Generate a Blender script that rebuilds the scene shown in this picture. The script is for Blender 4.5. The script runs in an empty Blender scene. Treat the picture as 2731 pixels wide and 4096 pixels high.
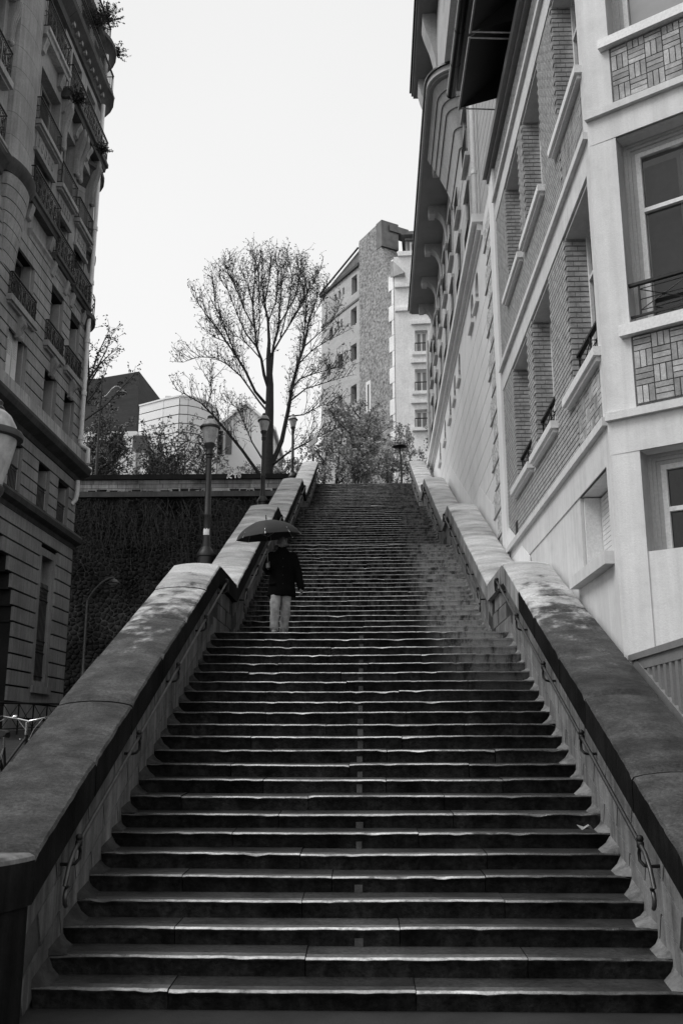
import bpy, bmesh, math, random
from mathutils import Vector, Matrix, noise

random.seed(7)
sc = bpy.context.scene
COL = sc.collection

# ------------------------------------------------------------------ camera
CAM = Vector((0.0854, -7.954, 2.0271))
YAW, PITCH, FPX = 0.0261, 0.2366, 3789.0          # photograph pixels (2731 x 4096)
FW = Vector((-math.sin(YAW) * math.cos(PITCH), math.cos(YAW) * math.cos(PITCH), math.sin(PITCH)))
RT = Vector((math.cos(YAW), math.sin(YAW), 0.0))
UP = RT.cross(FW)
cam = bpy.data.cameras.new('camera')
cam.sensor_fit = 'HORIZONTAL'
cam.sensor_width = 36.0
cam.lens = FPX / 2731.0 * 36.0
cam.clip_start = 0.1
cam.clip_end = 2000.0
camo = bpy.data.objects.new('camera', cam)
COL.objects.link(camo)
camo.matrix_world = Matrix(((RT.x, UP.x, -FW.x, CAM.x), (RT.y, UP.y, -FW.y, CAM.y),
                            (RT.z, UP.z, -FW.z, CAM.z), (0, 0, 0, 1)))
sc.camera = camo

# ------------------------------------------------------------------ overcast sky and soft sun
SUN_FROM = Vector((-0.58, -0.18, 0.80)).normalized()
world = bpy.data.worlds.new('World')
sc.world = world
world.use_nodes = True
nt = world.node_tree
bg = nt.nodes['Background']
sky = nt.nodes.new('ShaderNodeTexSky')
sky.sky_type = 'NISHITA'
sky.sun_disc = False
sky.sun_elevation = math.asin(SUN_FROM.z)
sky.sun_rotation = math.atan2(SUN_FROM.x, SUN_FROM.y)
sky.air_density = 2.0
sky.dust_density = 6.0
bw = nt.nodes.new('ShaderNodeRGBToBW')
mul = nt.nodes.new('ShaderNodeMath'); mul.operation = 'MULTIPLY'; mul.inputs[1].default_value = 0.012
tc = nt.nodes.new('ShaderNodeTexCoord')
cn = nt.nodes.new('ShaderNodeTexNoise'); cn.inputs['Scale'].default_value = 1.1; cn.inputs['Detail'].default_value = 3.0
cr = nt.nodes.new('ShaderNodeMapRange')
cr.inputs[1].default_value = 0.3; cr.inputs[2].default_value = 0.7
cr.inputs[3].default_value = 0.80; cr.inputs[4].default_value = 0.88
ad = nt.nodes.new('ShaderNodeMath'); ad.operation = 'ADD'
nt.links.new(tc.outputs['Generated'], cn.inputs['Vector'])
nt.links.new(cn.outputs['Fac'], cr.inputs[0])
nt.links.new(sky.outputs[0], bw.inputs[0])
nt.links.new(bw.outputs[0], mul.inputs[0])
nt.links.new(mul.outputs[0], ad.inputs[0])
nt.links.new(cr.outputs[0], ad.inputs[1])
sz = nt.nodes.new('ShaderNodeSeparateXYZ'); nt.links.new(tc.outputs['Generated'], sz.inputs[0])
el = nt.nodes.new('ShaderNodeMapRange')
for i_, q_ in enumerate((0.0, 0.9, 1.05, 0.90)): el.inputs[1 + i_].default_value = q_
nt.links.new(sz.outputs[2], el.inputs[0])
m3 = nt.nodes.new('ShaderNodeMath'); m3.operation = 'MULTIPLY'
nt.links.new(ad.outputs[0], m3.inputs[0]); nt.links.new(el.outputs[0], m3.inputs[1])
nt.links.new(m3.outputs[0], bg.inputs['Color'])
bg.inputs['Strength'].default_value = 0.765
sun = bpy.data.lights.new('sun', 'SUN')
sun.energy = 1.5
sun.angle = math.radians(28)
sun.color = (1, 1, 1)
suno = bpy.data.objects.new('sun', sun)
COL.objects.link(suno)
suno.rotation_euler = (-SUN_FROM).to_track_quat('-Z', 'Y').to_euler()
suno.location = (-20, 20, 60)
sc.view_settings.view_transform = 'Standard'
sc.view_settings.look = 'None'
sc.view_settings.exposure = 0.46
sc.view_settings.gamma = 1.0

# ------------------------------------------------------------------ pixel rays
def ray(x, y):
    return FW + RT * ((x - 1365.5) / FPX) - UP * ((y - 2048.0) / FPX)
def onY(x, y, Y):
    d = ray(x, y); return CAM + d * ((Y - CAM.y) / d.y)
def onX(x, y, X):
    d = ray(x, y); return CAM + d * ((X - CAM.x) / d.x)
def onP(x, y, P, D):
    n = (-D[1], D[0]); d = ray(x, y)
    k = ((P[0] - CAM.x) * n[0] + (P[1] - CAM.y) * n[1]) / (d.x * n[0] + d.y * n[1])
    return CAM + d * k

# ------------------------------------------------------------------ object helpers
WL = {}
def link(o, parent=None, wl=None):
    COL.objects.link(o)
    if parent is not None:
        o.parent = parent
    WL[o] = wl if wl is not None else Vector((0, 0, 0))
    return o
def tag(o, label=None, cat=None, group=None, kind=None):
    if label: o['label'] = label
    if cat: o['category'] = cat
    if group: o['group'] = group
    if kind: o['kind'] = kind
    return o
def thing(name, loc, label, cat, group=None, kind=None):
    o = bpy.data.objects.new(name, None)
    o.empty_display_size = 0.2
    loc = Vector(loc)
    o.location = loc
    link(o, None, loc)
    return tag(o, label, cat, group, kind)

class MB:
    def __init__(s):
        s.v = []; s.f = []; s.m = []
    def quad(s, a, b, c, d, m=0):
        i = len(s.v); s.v += [a, b, c, d]; s.f.append((i, i + 1, i + 2, i + 3)); s.m.append(m)
    def poly(s, pts, m=0):
        i = len(s.v); s.v += list(pts); s.f.append(tuple(range(i, i + len(pts)))); s.m.append(m)
    def hexa(s, p, m=0):           # 8 points: bottom ring 0-3, top ring 4-7
        i = len(s.v); s.v += list(p)
        for q in ((3, 2, 1, 0), (4, 5, 6, 7), (0, 1, 5, 4), (1, 2, 6, 5), (2, 3, 7, 6), (3, 0, 4, 7)):
            s.f.append(tuple(i + k for k in q)); s.m.append(m)
    def box(s, x0, x1, y0, y1, z0, z1, m=0):
        s.hexa([(x0, y0, z0), (x1, y0, z0), (x1, y1, z0), (x0, y1, z0),
                (x0, y0, z1), (x1, y0, z1), (x1, y1, z1), (x0, y1, z1)], m)
    def fbox(s, F, u0, u1, z0, z1, d0, d1, m=0):      # box in a facade frame
        s.hexa([F(u0, z0, d0), F(u1, z0, d0), F(u1, z0, d1), F(u0, z0, d1),
                F(u0, z1, d0), F(u1, z1, d0), F(u1, z1, d1), F(u0, z1, d1)], m)
    def loft(s, rings, m=0, cap=True, close=True):
        i0 = len(s.v); n = len(rings[0])
        for r_ in rings: s.v += list(r_)
        for a in range(len(rings) - 1):
            for b in range(n if close else n - 1):
                c = (b + 1) % n
                s.f.append((i0 + a * n + b, i0 + a * n + c, i0 + (a + 1) * n + c, i0 + (a + 1) * n + b)); s.m.append(m)
        if cap:
            s.f.append(tuple(i0 + k for k in reversed(range(n)))); s.m.append(m)
            s.f.append(tuple(i0 + (len(rings) - 1) * n + k for k in range(n))); s.m.append(m)
    def tube(s, pts, r, n=6, m=0, cap=True):
        pts = [Vector(p) for p in pts]
        rr = r if isinstance(r, (list, tuple)) else [r] * len(pts)
        rings = []; a0 = None
        for i, p in enumerate(pts):
            d = (pts[min(i + 1, len(pts) - 1)] - pts[max(i - 1, 0)])
            d = d.normalized() if d.length > 1e-9 else Vector((0, 0, 1))
            if a0 is None:
                a0 = d.orthogonal().normalized()
            a0 = (a0 - d * a0.dot(d))
            a0 = a0.normalized() if a0.length > 1e-6 else d.orthogonal().normalized()
            b0 = d.cross(a0)
            rings.append([p + (a0 * math.cos(2 * math.pi * k / n) + b0 * math.sin(2 * math.pi * k / n)) * rr[i] for k in range(n)])
        s.loft(rings, m, cap)
    def lathe(s, prof, c, n=16, m=0, cap=True):
        c = Vector(c)
        s.loft([[c + Vector((r_ * math.cos(2 * math.pi * k / n), r_ * math.sin(2 * math.pi * k / n), z)) for k in range(n)] for r_, z in prof], m, cap)
    def ball(s, c, r, n=8, m=0):
        c = Vector(c)
        s.lathe([(r * math.sin(math.pi * (0.06 + 0.88 * k / n)), -r * math.cos(math.pi * (0.06 + 0.88 * k / n))) for k in range(n + 1)], c, n + 2, m)
    def mesh(s, name, mats, off=Vector((0, 0, 0)), smooth=None):
        me = bpy.data.meshes.new(name)
        me.from_pydata([tuple(Vector(p) - off) for p in s.v], [], s.f)
        for mt in (mats if isinstance(mats, (list, tuple)) else [mats]):
            me.materials.append(mt)
        me.polygons.foreach_set('material_index', s.m)
        if smooth is not None:
            me.polygons.foreach_set('use_smooth', [True] * len(me.polygons))
            me.set_sharp_from_angle(angle=math.radians(smooth))
        me.update()
        return me
    def build(s, name, mats, parent=None, base=None, smooth=None):
        wl = WL[parent] if parent is not None else Vector((0, 0, 0))
        if parent is None and base is None:
            n = max(1, len(s.v))
            xs = [p[0] for p in s.v]; ys = [p[1] for p in s.v]; zs = [p[2] for p in s.v]
            base = ((min(xs) + max(xs)) / 2, (min(ys) + max(ys)) / 2, min(zs))
        w = Vector(base) if base is not None else wl
        o = bpy.data.objects.new(name, s.mesh(name, mats, w, smooth))
        o.location = w - wl
        return link(o, parent, w)
def inst(me, name, parent, loc, rot=(0, 0, 0), scale=(1, 1, 1)):
    o = bpy.data.objects.new(name, me)
    wl = WL[parent] if parent is not None else Vector((0, 0, 0))
    o.location = Vector(loc) - wl
    o.rotation_euler = rot
    o.scale = scale
    return link(o, parent, Vector(loc))
def copy_tree(o, loc, parent=None):
    c = o.copy()
    COL.objects.link(c)
    if parent is None:
        c.location = loc; WL[c] = Vector(loc)
    else:
        c.parent = parent; WL[c] = WL[parent]
    for ch in list(o.children):
        copy_tree(ch, None, c)
    return c
def frame(O, U, N):
    O = Vector((O[0], O[1], 0)); U = Vector((U[0], U[1], 0)).normalized(); N = Vector((N[0], N[1], 0)).normalized()
    def F(u, z, d=0.0):
        p = O + U * u + N * d
        return Vector((p.x, p.y, z))
    return F
def wall_holes(mb, F, u0, u1, z0, z1, holes, d0, d1, m=0):
    """wall sheet with reveals: front at d1, reveals back to d0"""
    us = sorted({u0, u1} | {min(max(h[0], u0), u1) for h in holes} | {min(max(h[1], u0), u1) for h in holes})
    zs = sorted({z0, z1} | {min(max(h[2], z0), z1) for h in holes} | {min(max(h[3], z0), z1) for h in holes})
    def inh(u, z): return any(h[0] < u < h[1] and h[2] < z < h[3] for h in holes)
    for a, b in zip(us, us[1:]):
        run = None
        for c, d in zip(zs, zs[1:]):
            if not inh((a + b) / 2, (c + d) / 2):
                run = (run[0], d) if run else (c, d)
            else:
                if run: mb.quad(F(a, run[0], d1), F(b, run[0], d1), F(b, run[1], d1), F(a, run[1], d1), m)
                run = None
        if run: mb.quad(F(a, run[0], d1), F(b, run[0], d1), F(b, run[1], d1), F(a, run[1], d1), m)
    for h in holes:
        a, b, c, d = h[:4]
        mb.quad(F(a, c, d0), F(a, c, d1), F(a, d, d1), F(a, d, d0), m)
        mb.quad(F(b, c, d1), F(b, c, d0), F(b, d, d0), F(b, d, d1), m)
        mb.quad(F(a, c, d1), F(a, c, d0), F(b, c, d0), F(b, c, d1), m)
        mb.quad(F(a, d, d0), F(a, d, d1), F(b, d, d1), F(b, d, d0), m)
    mb.quad(F(u0, z0, d0), F(u0, z0, d1), F(u0, z1, d1), F(u0, z1, d0), m)
    mb.quad(F(u1, z0, d1), F(u1, z0, d0), F(u1, z1, d0), F(u1, z1, d1), m)
    mb.quad(F(u0, z1, d1), F(u1, z1, d1), F(u1, z1, d0), F(u0, z1, d0), m)

# ------------------------------------------------------------------ materials (the photograph is monochrome)
M = {}
def mat(name, v, rough=0.85, var=0.2, scale=2.0, bump=0.15, bscale=30.0, spec=0.5, metal=0.0, streak=0.0,
        rnd=0.0, fine=0.12, stretch=(1, 1, 1), emit=0.0, rvar=0.0, stain=None):
    """grey stone-like material in world space: broad patches, fine grain, optional rain streaks and stains"""
    mt = bpy.data.materials.new(name); mt.use_nodes = True
    nt = mt.node_tree; N = nt.nodes; Lk = nt.links
    bs = N['Principled BSDF']
    bs.inputs['Roughness'].default_value = rough
    bs.inputs['Metallic'].default_value = metal
    bs.inputs['Specular IOR Level'].default_value = spec
    geo = N.new('ShaderNodeNewGeometry')
    mp = N.new('ShaderNodeMapping'); mp.inputs['Scale'].default_value = stretch
    Lk.new(geo.outputs['Position'], mp.inputs['Vector'])
    def noi(sc_, det=4.0, vec=None, ro=0.6):
        n = N.new('ShaderNodeTexNoise'); n.inputs['Scale'].default_value = sc_
        n.inputs['Detail'].default_value = det; n.inputs['Roughness'].default_value = ro
        Lk.new(vec if vec is not None else mp.outputs[0], n.inputs['Vector']); return n
    def mrange(src, a, b, c, d):
        r_ = N.new('ShaderNodeMapRange'); r_.clamp = True
        for i, q in enumerate((a, b, c, d)): r_.inputs[1 + i].default_value = q
        Lk.new(src, r_.inputs[0]); return r_.outputs[0]
    def math2(op, a, b):
        q = N.new('ShaderNodeMath'); q.operation = op
        for i, w in enumerate((a, b)):
            if isinstance(w, (int, float)): q.inputs[i].default_value = w
            else: Lk.new(w, q.inputs[i])
        return q.outputs[0]
    big = noi(scale)
    val = mrange(big.outputs['Fac'], 0.3, 0.7, v * (1 - var), v * (1 + var))
    if fine:
        fn = noi(bscale, 3.0)
        val = math2('MULTIPLY', val, mrange(fn.outputs['Fac'], 0.3, 0.7, 1 - fine, 1 + fine))
    if streak:
        m2 = N.new('ShaderNodeMapping'); m2.inputs['Scale'].default_value = (5, 5, 0.25)
        Lk.new(geo.outputs['Position'], m2.inputs['Vector'])
        sn = noi(1.6, 5.0, m2.outputs[0], 0.65)
        val = math2('MULTIPLY', val, mrange(sn.outputs['Fac'], 0.35, 0.7, 1.0, 1 - streak))
    if stain:      # (dark factor, scale, low, high): dirt or lichen in patches of its own
        st = noi(stain[1], 6.0, None, 0.7)
        val = math2('MULTIPLY', val, mrange(st.outputs['Fac'], stain[2], stain[3], 1.0, stain[0]))
    if rnd:
        oi = N.new('ShaderNodeObjectInfo')
        val = math2('MULTIPLY', val, mrange(oi.outputs['Random'], 0, 1, 1 - rnd, 1 + rnd))
    mt['_v'] = 0
    cc = N.new('ShaderNodeCombineColor')
    for i in range(3): Lk.new(val, cc.inputs[i])
    Lk.new(cc.outputs[0], bs.inputs['Base Color'])
    if rvar:
        rn = noi(scale * 2.3, 4.0)
        Lk.new(mrange(rn.outputs['Fac'], 0.3, 0.7, max(0.05, rough - rvar), min(1, rough + rvar)), bs.inputs['Roughness'])
    if bump:
        bn = noi(bscale, 6.0, None, 0.7)
        bp = N.new('ShaderNodeBump'); bp.inputs['Strength'].default_value = bump; bp.inputs['Distance'].default_value = 0.02
        Lk.new(bn.outputs['Fac'], bp.inputs['Height']); Lk.new(bp.outputs[0], bs.inputs['Normal'])
    if emit:
        bs.inputs['Emission Color'].default_value = (1, 1, 1, 1); bs.inputs['Emission Strength'].default_value = emit
    M[name] = mt
    return mt
def nodes_of(name):
    mt = M[name]; return mt, mt.node_tree.nodes, mt.node_tree.links

mat('asphalt', 0.030, 0.7, 0.3, 1.2, 0.5, 60, rvar=0.15, spec=0.2)
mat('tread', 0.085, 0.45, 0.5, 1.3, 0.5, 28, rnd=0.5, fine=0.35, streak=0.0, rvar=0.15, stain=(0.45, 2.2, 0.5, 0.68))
mat('tread_back', 0.030, 0.6, 0.6, 1.6, 0.6, 28, rnd=0.4, fine=0.4, spec=0.2)  # dirt at the back, with the riser's contact shadow painted in
mat('nosing', 0.44, 0.25, 0.5, 2.0, 0.5, 22, fine=0.3, rnd=0.2, rvar=0.1, stain=(0.25, 3.0, 0.56, 0.68))  # worn edge, made paler to paint in its sky highlight
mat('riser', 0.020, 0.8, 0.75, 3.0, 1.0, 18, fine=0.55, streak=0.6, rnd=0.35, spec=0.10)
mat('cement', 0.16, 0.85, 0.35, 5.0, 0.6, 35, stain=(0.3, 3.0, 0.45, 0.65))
mat('cement_dark', 0.035, 0.85, 0.5, 5.0, 0.6, 35, spec=0.1)  # left fillets: dirt, plus that side's shade painted in
mat('strip', 0.045, 0.85, 0.5, 6.0, 0.4, 40, rnd=0.4)
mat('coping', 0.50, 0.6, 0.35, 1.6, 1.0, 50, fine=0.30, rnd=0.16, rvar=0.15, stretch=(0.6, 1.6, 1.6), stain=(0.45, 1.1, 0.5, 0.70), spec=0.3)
mat('coping_side', 0.014, 0.85, 0.6, 1.2, 0.5, 25, streak=0.6, spec=0.05)  # dirty face of the coping, with its shadow painted in as well
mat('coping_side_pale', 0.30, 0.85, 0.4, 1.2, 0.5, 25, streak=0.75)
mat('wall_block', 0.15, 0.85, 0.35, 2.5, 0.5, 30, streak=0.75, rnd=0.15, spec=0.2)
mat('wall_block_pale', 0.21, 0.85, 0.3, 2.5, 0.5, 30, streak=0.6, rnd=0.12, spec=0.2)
mat('wall_core', 0.05, 0.9, 0.4, 2.0, 0.4, 25, spec=0.1)
mat('iron', 0.008, 0.5, 0.3, 6.0, 0.2, 60, spec=0.3)
mat('rail_iron', 0.07, 0.42, 0.4, 9.0, 0.1, 80, metal=0.7)
mat('lamp_iron', 0.018, 0.45, 0.3, 6.0, 0.15, 40)
mat('galva', 0.42, 0.35, 0.2, 10.0, 0.05, 60, metal=0.5)
mat('stone', 0.32, 0.85, 0.22, 0.9, 0.25, 18, streak=0.35, rnd=0.06, spec=0.3)
mat('stone_light', 0.42, 0.85, 0.25, 0.9, 0.25, 18, streak=0.5)
mat('stone_dark', 0.06, 0.85, 0.4, 1.2, 0.3, 18, streak=0.4)
mat('stone_joint', 0.03, 0.9, 0.3, 1.0, 0.2, 20, spec=0.1)
mat('shutter', 0.34, 0.6, 0.1, 2.0, 0.05, 30)
mat('shutter_white', 0.62, 0.5, 0.1, 2.0, 0.05, 30)
mat('frame_white', 0.70, 0.45, 0.06, 2.0, 0.03, 30)
mat('frame_grey', 0.42, 0.5, 0.08, 2.0, 0.03, 30)
mat('glass', 0.020, 0.05, 0.9, 0.8, 0.0, 5, spec=0.8, fine=0)
mat('curtain', 0.20, 0.35, 0.3, 1.0, 0.0, 5, spec=0.6, fine=0)
mat('pipe', 0.78, 0.45, 0.12, 2.0, 0.05, 30, streak=0.2)
mat('zinc', 0.13, 0.45, 0.3, 1.5, 0.1, 20, metal=0.3)
mat('stucco', 0.86, 0.8, 0.07, 0.6, 0.15, 40, fine=0.05, streak=0.14)
mat('stucco_groove', 0.16, 0.9, 0.1, 1.0, 0.1, 30)
mat('stucco_paint', 0.68, 0.7, 0.08, 0.9, 0.3, 40, fine=0.05, streak=0.16, stain=(0.92, 2.5, 0.5, 0.62))
mat('roughcast', 0.55, 0.95, 0.4, 10.0, 1.0, 16, fine=0.5)
mat('brick', 0.40, 0.8, 0.3, 6.0, 0.3, 40, rnd=0.18)
mat('brick_pale', 0.38, 0.8, 0.3, 5.0, 0.4, 40, rnd=0.32, streak=0.15)
mat('mortar', 0.15, 0.95, 0.2, 5.0, 0.3, 40)
mat('awning', 0.05, 0.7, 0.1, 2.0, 0.05, 30)
mat('gutter', 0.010, 0.25, 0.2, 3.0, 0.05, 30)
mat('rust_stone', 0.46, 0.85, 0.12, 0.7, 0.2, 18, streak=0.15, rnd=0.05)
mat('rust_groove', 0.10, 0.9, 0.2, 1.0, 0.2, 18)
mat('eave', 0.22, 0.8, 0.12, 0.8, 0.1, 18)
mat('pale_stone', 0.84, 0.85, 0.12, 0.5, 0.2, 8, streak=0.12, fine=0.1)
mat('rubble', 0.27, 0.95, 0.15, 0.6, 1.0, 4.5, fine=0.65, spec=0.1)
mat('far_brick', 0.40, 0.9, 0.12, 0.5, 0.3, 6, fine=0.2, stretch=(1, 1, 3))
mat('panel_white', 0.82, 0.6, 0.04, 0.3, 0.0, 6, fine=0.02, rnd=0.03)
mat('panel_joint', 0.16, 0.8, 0.1, 1.0, 0.0, 6)
mat('black_brick', 0.018, 0.8, 0.4, 0.8, 0.4, 7, fine=0.5, stretch=(0.35, 0.35, 3.0))
mat('moss_core', 0.085, 0.95, 0.6, 0.5, 0.6, 8, fine=0.4, spec=0.1, stain=(0.18, 0.35, 0.42, 0.58))
mat('moss_stone', 0.030, 0.95, 0.7, 0.5, 0.8, 12, rnd=0.35, fine=0.5, spec=0.1, stain=(0.35, 0.8, 0.45, 0.6))
mat('ivy', 0.014, 0.9, 0.5, 3.0, 0.0, 10)
mat('vine', 0.05, 0.9, 0.4, 3.0, 0.0, 10)
mat('ashlar', 0.36, 0.9, 0.35, 0.8, 0.3, 12, streak=0.5, rnd=0.25, stain=(0.4, 0.7, 0.5, 0.7))
mat('bark', 0.022, 0.9, 0.4, 6.0, 0.4, 30)
mat('bark_far', 0.05, 0.9, 0.3, 3.0, 0.2, 20)
mat('leaf_dark', 0.035, 0.7, 0.4, 2.0, 0.0, 10)
mat('leaf_mid', 0.42, 0.7, 0.5, 1.2, 0.0, 10)
mat('leaf_pale', 0.30, 0.7, 0.4, 1.2, 0.0, 10)
mat('white_paint', 0.8, 0.6, 0.1, 5.0, 0.0, 30)
mat('lamp_glass', 0.42, 0.25, 0.25, 5.0, 0.05, 30, streak=0.3)
mat('lamp_hood', 0.40, 0.4, 0.3, 6.0, 0.05, 30, streak=0.5)
mat('coat', 0.004, 0.9, 0.3, 6.0, 0.2, 60, spec=0.05)
mat('trousers', 0.30, 0.85, 0.3, 9.0, 1.0, 16)
mat('skin', 0.12, 0.5, 0.15, 8.0, 0.05, 60)  # umbrella shade is painted into the skin and hair tones
mat('hair', 0.02, 0.7, 0.3, 20.0, 0.3, 90)
mat('shoe', 0.20, 0.5, 0.2, 8.0, 0.1, 50)
mat('umbrella', 0.018, 0.8, 0.25, 3.0, 0.05, 30)
mat('chrome', 0.75, 0.12, 0.05, 5.0, 0.0, 30, metal=1.0, fine=0)
mat('rubber', 0.010, 0.6, 0.2, 5.0, 0.1, 40)
mat('fence_grey', 0.19, 0.5, 0.1, 3.0, 0.05, 40)
mat('sign_plate', 0.30, 0.4, 0.1, 3.0, 0.0, 40)
mat('soil', 0.06, 0.95, 0.4, 1.0, 0.5, 10)
mat('mural', 0.55, 0.8, 0.35, 1.5, 0.0, 10, fine=0.3)
mat('roof_pale', 0.45, 0.6, 0.15, 1.0, 0.0, 8)
mat('leaf_shrub', 0.13, 0.7, 0.4, 1.2, 0.0, 10)
mat('coping_black', 0.015, 0.8, 0.5, 1.0, 0.2, 10, spec=0.1)
mat('quoin_bar', 0.34, 0.9, 0.1, 2.0, 0.1, 30)
mat('scrap', 0.30, 0.8, 0.2, 9.0, 0.0, 30)
mat('paper', 0.85, 0.7, 0.1, 5.0, 0.0, 30)

# feet wear the middle of each nosing pale and polished, and a sky highlight is painted in; the ends by the walls stay dirty
def wear_by_x(name, lo, hi):
    mt, N, Lk = nodes_of(name)
    geo = [n for n in N if n.type == 'NEW_GEOMETRY'][0]
    cc = [n for n in N if n.type == 'COMBINE_COLOR'][0]
    src = cc.inputs[0].links[0].from_socket
    sx = N.new('ShaderNodeSeparateXYZ'); Lk.new(geo.outputs['Position'], sx.inputs[0])
    ab = N.new('ShaderNodeMath'); ab.operation = 'ADD'; ab.inputs[1].default_value = 0.25
    Lk.new(sx.outputs[0], ab.inputs[0])
    aa = N.new('ShaderNodeMath'); aa.operation = 'ABSOLUTE'; Lk.new(ab.outputs[0], aa.inputs[0])
    mr = N.new('ShaderNodeMapRange'); mr.interpolation_type = 'SMOOTHSTEP'
    for i, q in enumerate((1.1, 2.1, hi, lo)): mr.inputs[1 + i].default_value = q
    Lk.new(aa.outputs[0], mr.inputs[0])
    mu = N.new('ShaderNodeMath'); mu.operation = 'MULTIPLY'
    Lk.new(src, mu.inputs[0]); Lk.new(mr.outputs[0], mu.inputs[1])
    for i in range(3): Lk.new(mu.outputs[0], cc.inputs[i])
wear_by_x('nosing', 0.16, 1.0)
wear_by_x('tread', 0.35, 1.0)
# lime bloom on the stones of the right hand side of the upper flights
def bloom(name, amount):
    mt, N, Lk = nodes_of(name)
    geo = [n for n in N if n.type == 'NEW_GEOMETRY'][0]
    cc = [n for n in N if n.type == 'COMBINE_COLOR'][0]
    src = cc.inputs[0].links[0].from_socket
    sx = N.new('ShaderNodeSeparateXYZ'); Lk.new(geo.outputs['Position'], sx.inputs[0])
    def mr(o, a, b, c, d):
        r_ = N.new('ShaderNodeMapRange'); r_.interpolation_type = 'SMOOTHSTEP'
        for i, q in enumerate((a, b, c, d)): r_.inputs[1 + i].default_value = q
        Lk.new(o, r_.inputs[0]); return r_.outputs[0]
    def mu(a, b, op='MULTIPLY'):
        q = N.new('ShaderNodeMath'); q.operation = op
        for i, w in enumerate((a, b)):
            if isinstance(w, float): q.inputs[i].default_value = w
            else: Lk.new(w, q.inputs[i])
        return q.outputs[0]
    mp = N.new('ShaderNodeMapping'); mp.inputs['Scale'].default_value = (2.4, 0.9, 0.9)
    Lk.new(geo.outputs['Position'], mp.inputs[0])
    no = N.new('ShaderNodeTexNoise'); no.inputs['Scale'].default_value = 2.2; no.inputs['Detail'].default_value = 9.0
    no.inputs['Roughness'].default_value = 0.78
    Lk.new(mp.outputs[0], no.inputs['Vector'])
    edge = mu(mr(sx.outputs[0], 1.0, 1.9, 0.0, 1.0), mr(sx.outputs[1], 5.5, 9.0, 0.0, 1.0))
    edge = mu(edge, mr(sx.outputs[1], 17.0, 24.0, 1.0, 0.35))
    base = mu(mr(sx.outputs[1], 9.0, 16.0, 0.0, 0.35), 1.0)
    fac = mu(mu(edge, mr(no.outputs['Fac'], 0.36, 0.54, 0.12, 1.0)), mu(base, mr(no.outputs['Fac'], 0.45, 0.66, 0.0, 1.0)), 'ADD')
    out = mu(src, mu(fac, float(amount)), 'ADD')
    for i in range(3): Lk.new(out, cc.inputs[i])
bloom('riser', 0.42)
bloom('tread', 0.12)
bloom('tread_back', 0.12)

# patchy wet dirt, with canyon shade painted in, darkens the lower coping stones, dense at the foot and thinning upwards
def damp_and_shade(name, y0, y1, dark):
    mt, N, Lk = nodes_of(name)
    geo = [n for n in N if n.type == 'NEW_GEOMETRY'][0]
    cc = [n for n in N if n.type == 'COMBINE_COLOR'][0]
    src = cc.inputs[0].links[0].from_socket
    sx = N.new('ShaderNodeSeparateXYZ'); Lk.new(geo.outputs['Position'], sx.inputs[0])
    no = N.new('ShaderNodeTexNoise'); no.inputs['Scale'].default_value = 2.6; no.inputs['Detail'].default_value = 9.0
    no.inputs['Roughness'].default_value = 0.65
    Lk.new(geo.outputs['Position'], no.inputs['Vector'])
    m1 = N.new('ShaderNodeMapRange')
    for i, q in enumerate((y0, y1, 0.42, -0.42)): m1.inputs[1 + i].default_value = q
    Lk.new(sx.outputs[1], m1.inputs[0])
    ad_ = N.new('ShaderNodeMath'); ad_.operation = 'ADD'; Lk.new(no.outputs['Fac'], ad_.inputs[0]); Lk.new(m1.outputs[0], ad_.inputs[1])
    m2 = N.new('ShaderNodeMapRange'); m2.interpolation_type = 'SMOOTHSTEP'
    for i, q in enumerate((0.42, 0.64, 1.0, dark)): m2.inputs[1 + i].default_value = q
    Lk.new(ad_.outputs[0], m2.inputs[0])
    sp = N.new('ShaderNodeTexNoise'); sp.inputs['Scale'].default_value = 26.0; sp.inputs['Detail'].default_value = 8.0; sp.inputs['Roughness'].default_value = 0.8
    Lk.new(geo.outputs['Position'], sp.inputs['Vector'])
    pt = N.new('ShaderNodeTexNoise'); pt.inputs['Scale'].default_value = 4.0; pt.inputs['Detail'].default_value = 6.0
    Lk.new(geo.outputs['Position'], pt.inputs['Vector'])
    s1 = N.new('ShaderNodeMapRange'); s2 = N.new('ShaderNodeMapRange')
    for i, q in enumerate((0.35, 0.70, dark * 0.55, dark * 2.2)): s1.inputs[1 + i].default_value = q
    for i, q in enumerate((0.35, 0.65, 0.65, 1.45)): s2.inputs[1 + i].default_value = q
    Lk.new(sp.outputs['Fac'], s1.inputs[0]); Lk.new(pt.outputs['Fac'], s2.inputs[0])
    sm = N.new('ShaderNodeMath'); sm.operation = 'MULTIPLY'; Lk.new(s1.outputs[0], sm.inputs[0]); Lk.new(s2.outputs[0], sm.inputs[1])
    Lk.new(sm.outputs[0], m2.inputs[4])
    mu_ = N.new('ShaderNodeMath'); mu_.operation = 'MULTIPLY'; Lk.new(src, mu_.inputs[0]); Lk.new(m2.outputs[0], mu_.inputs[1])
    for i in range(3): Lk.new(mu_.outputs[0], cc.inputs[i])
damp_and_shade('coping', 2.0, 10.5, 0.085)

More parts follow.
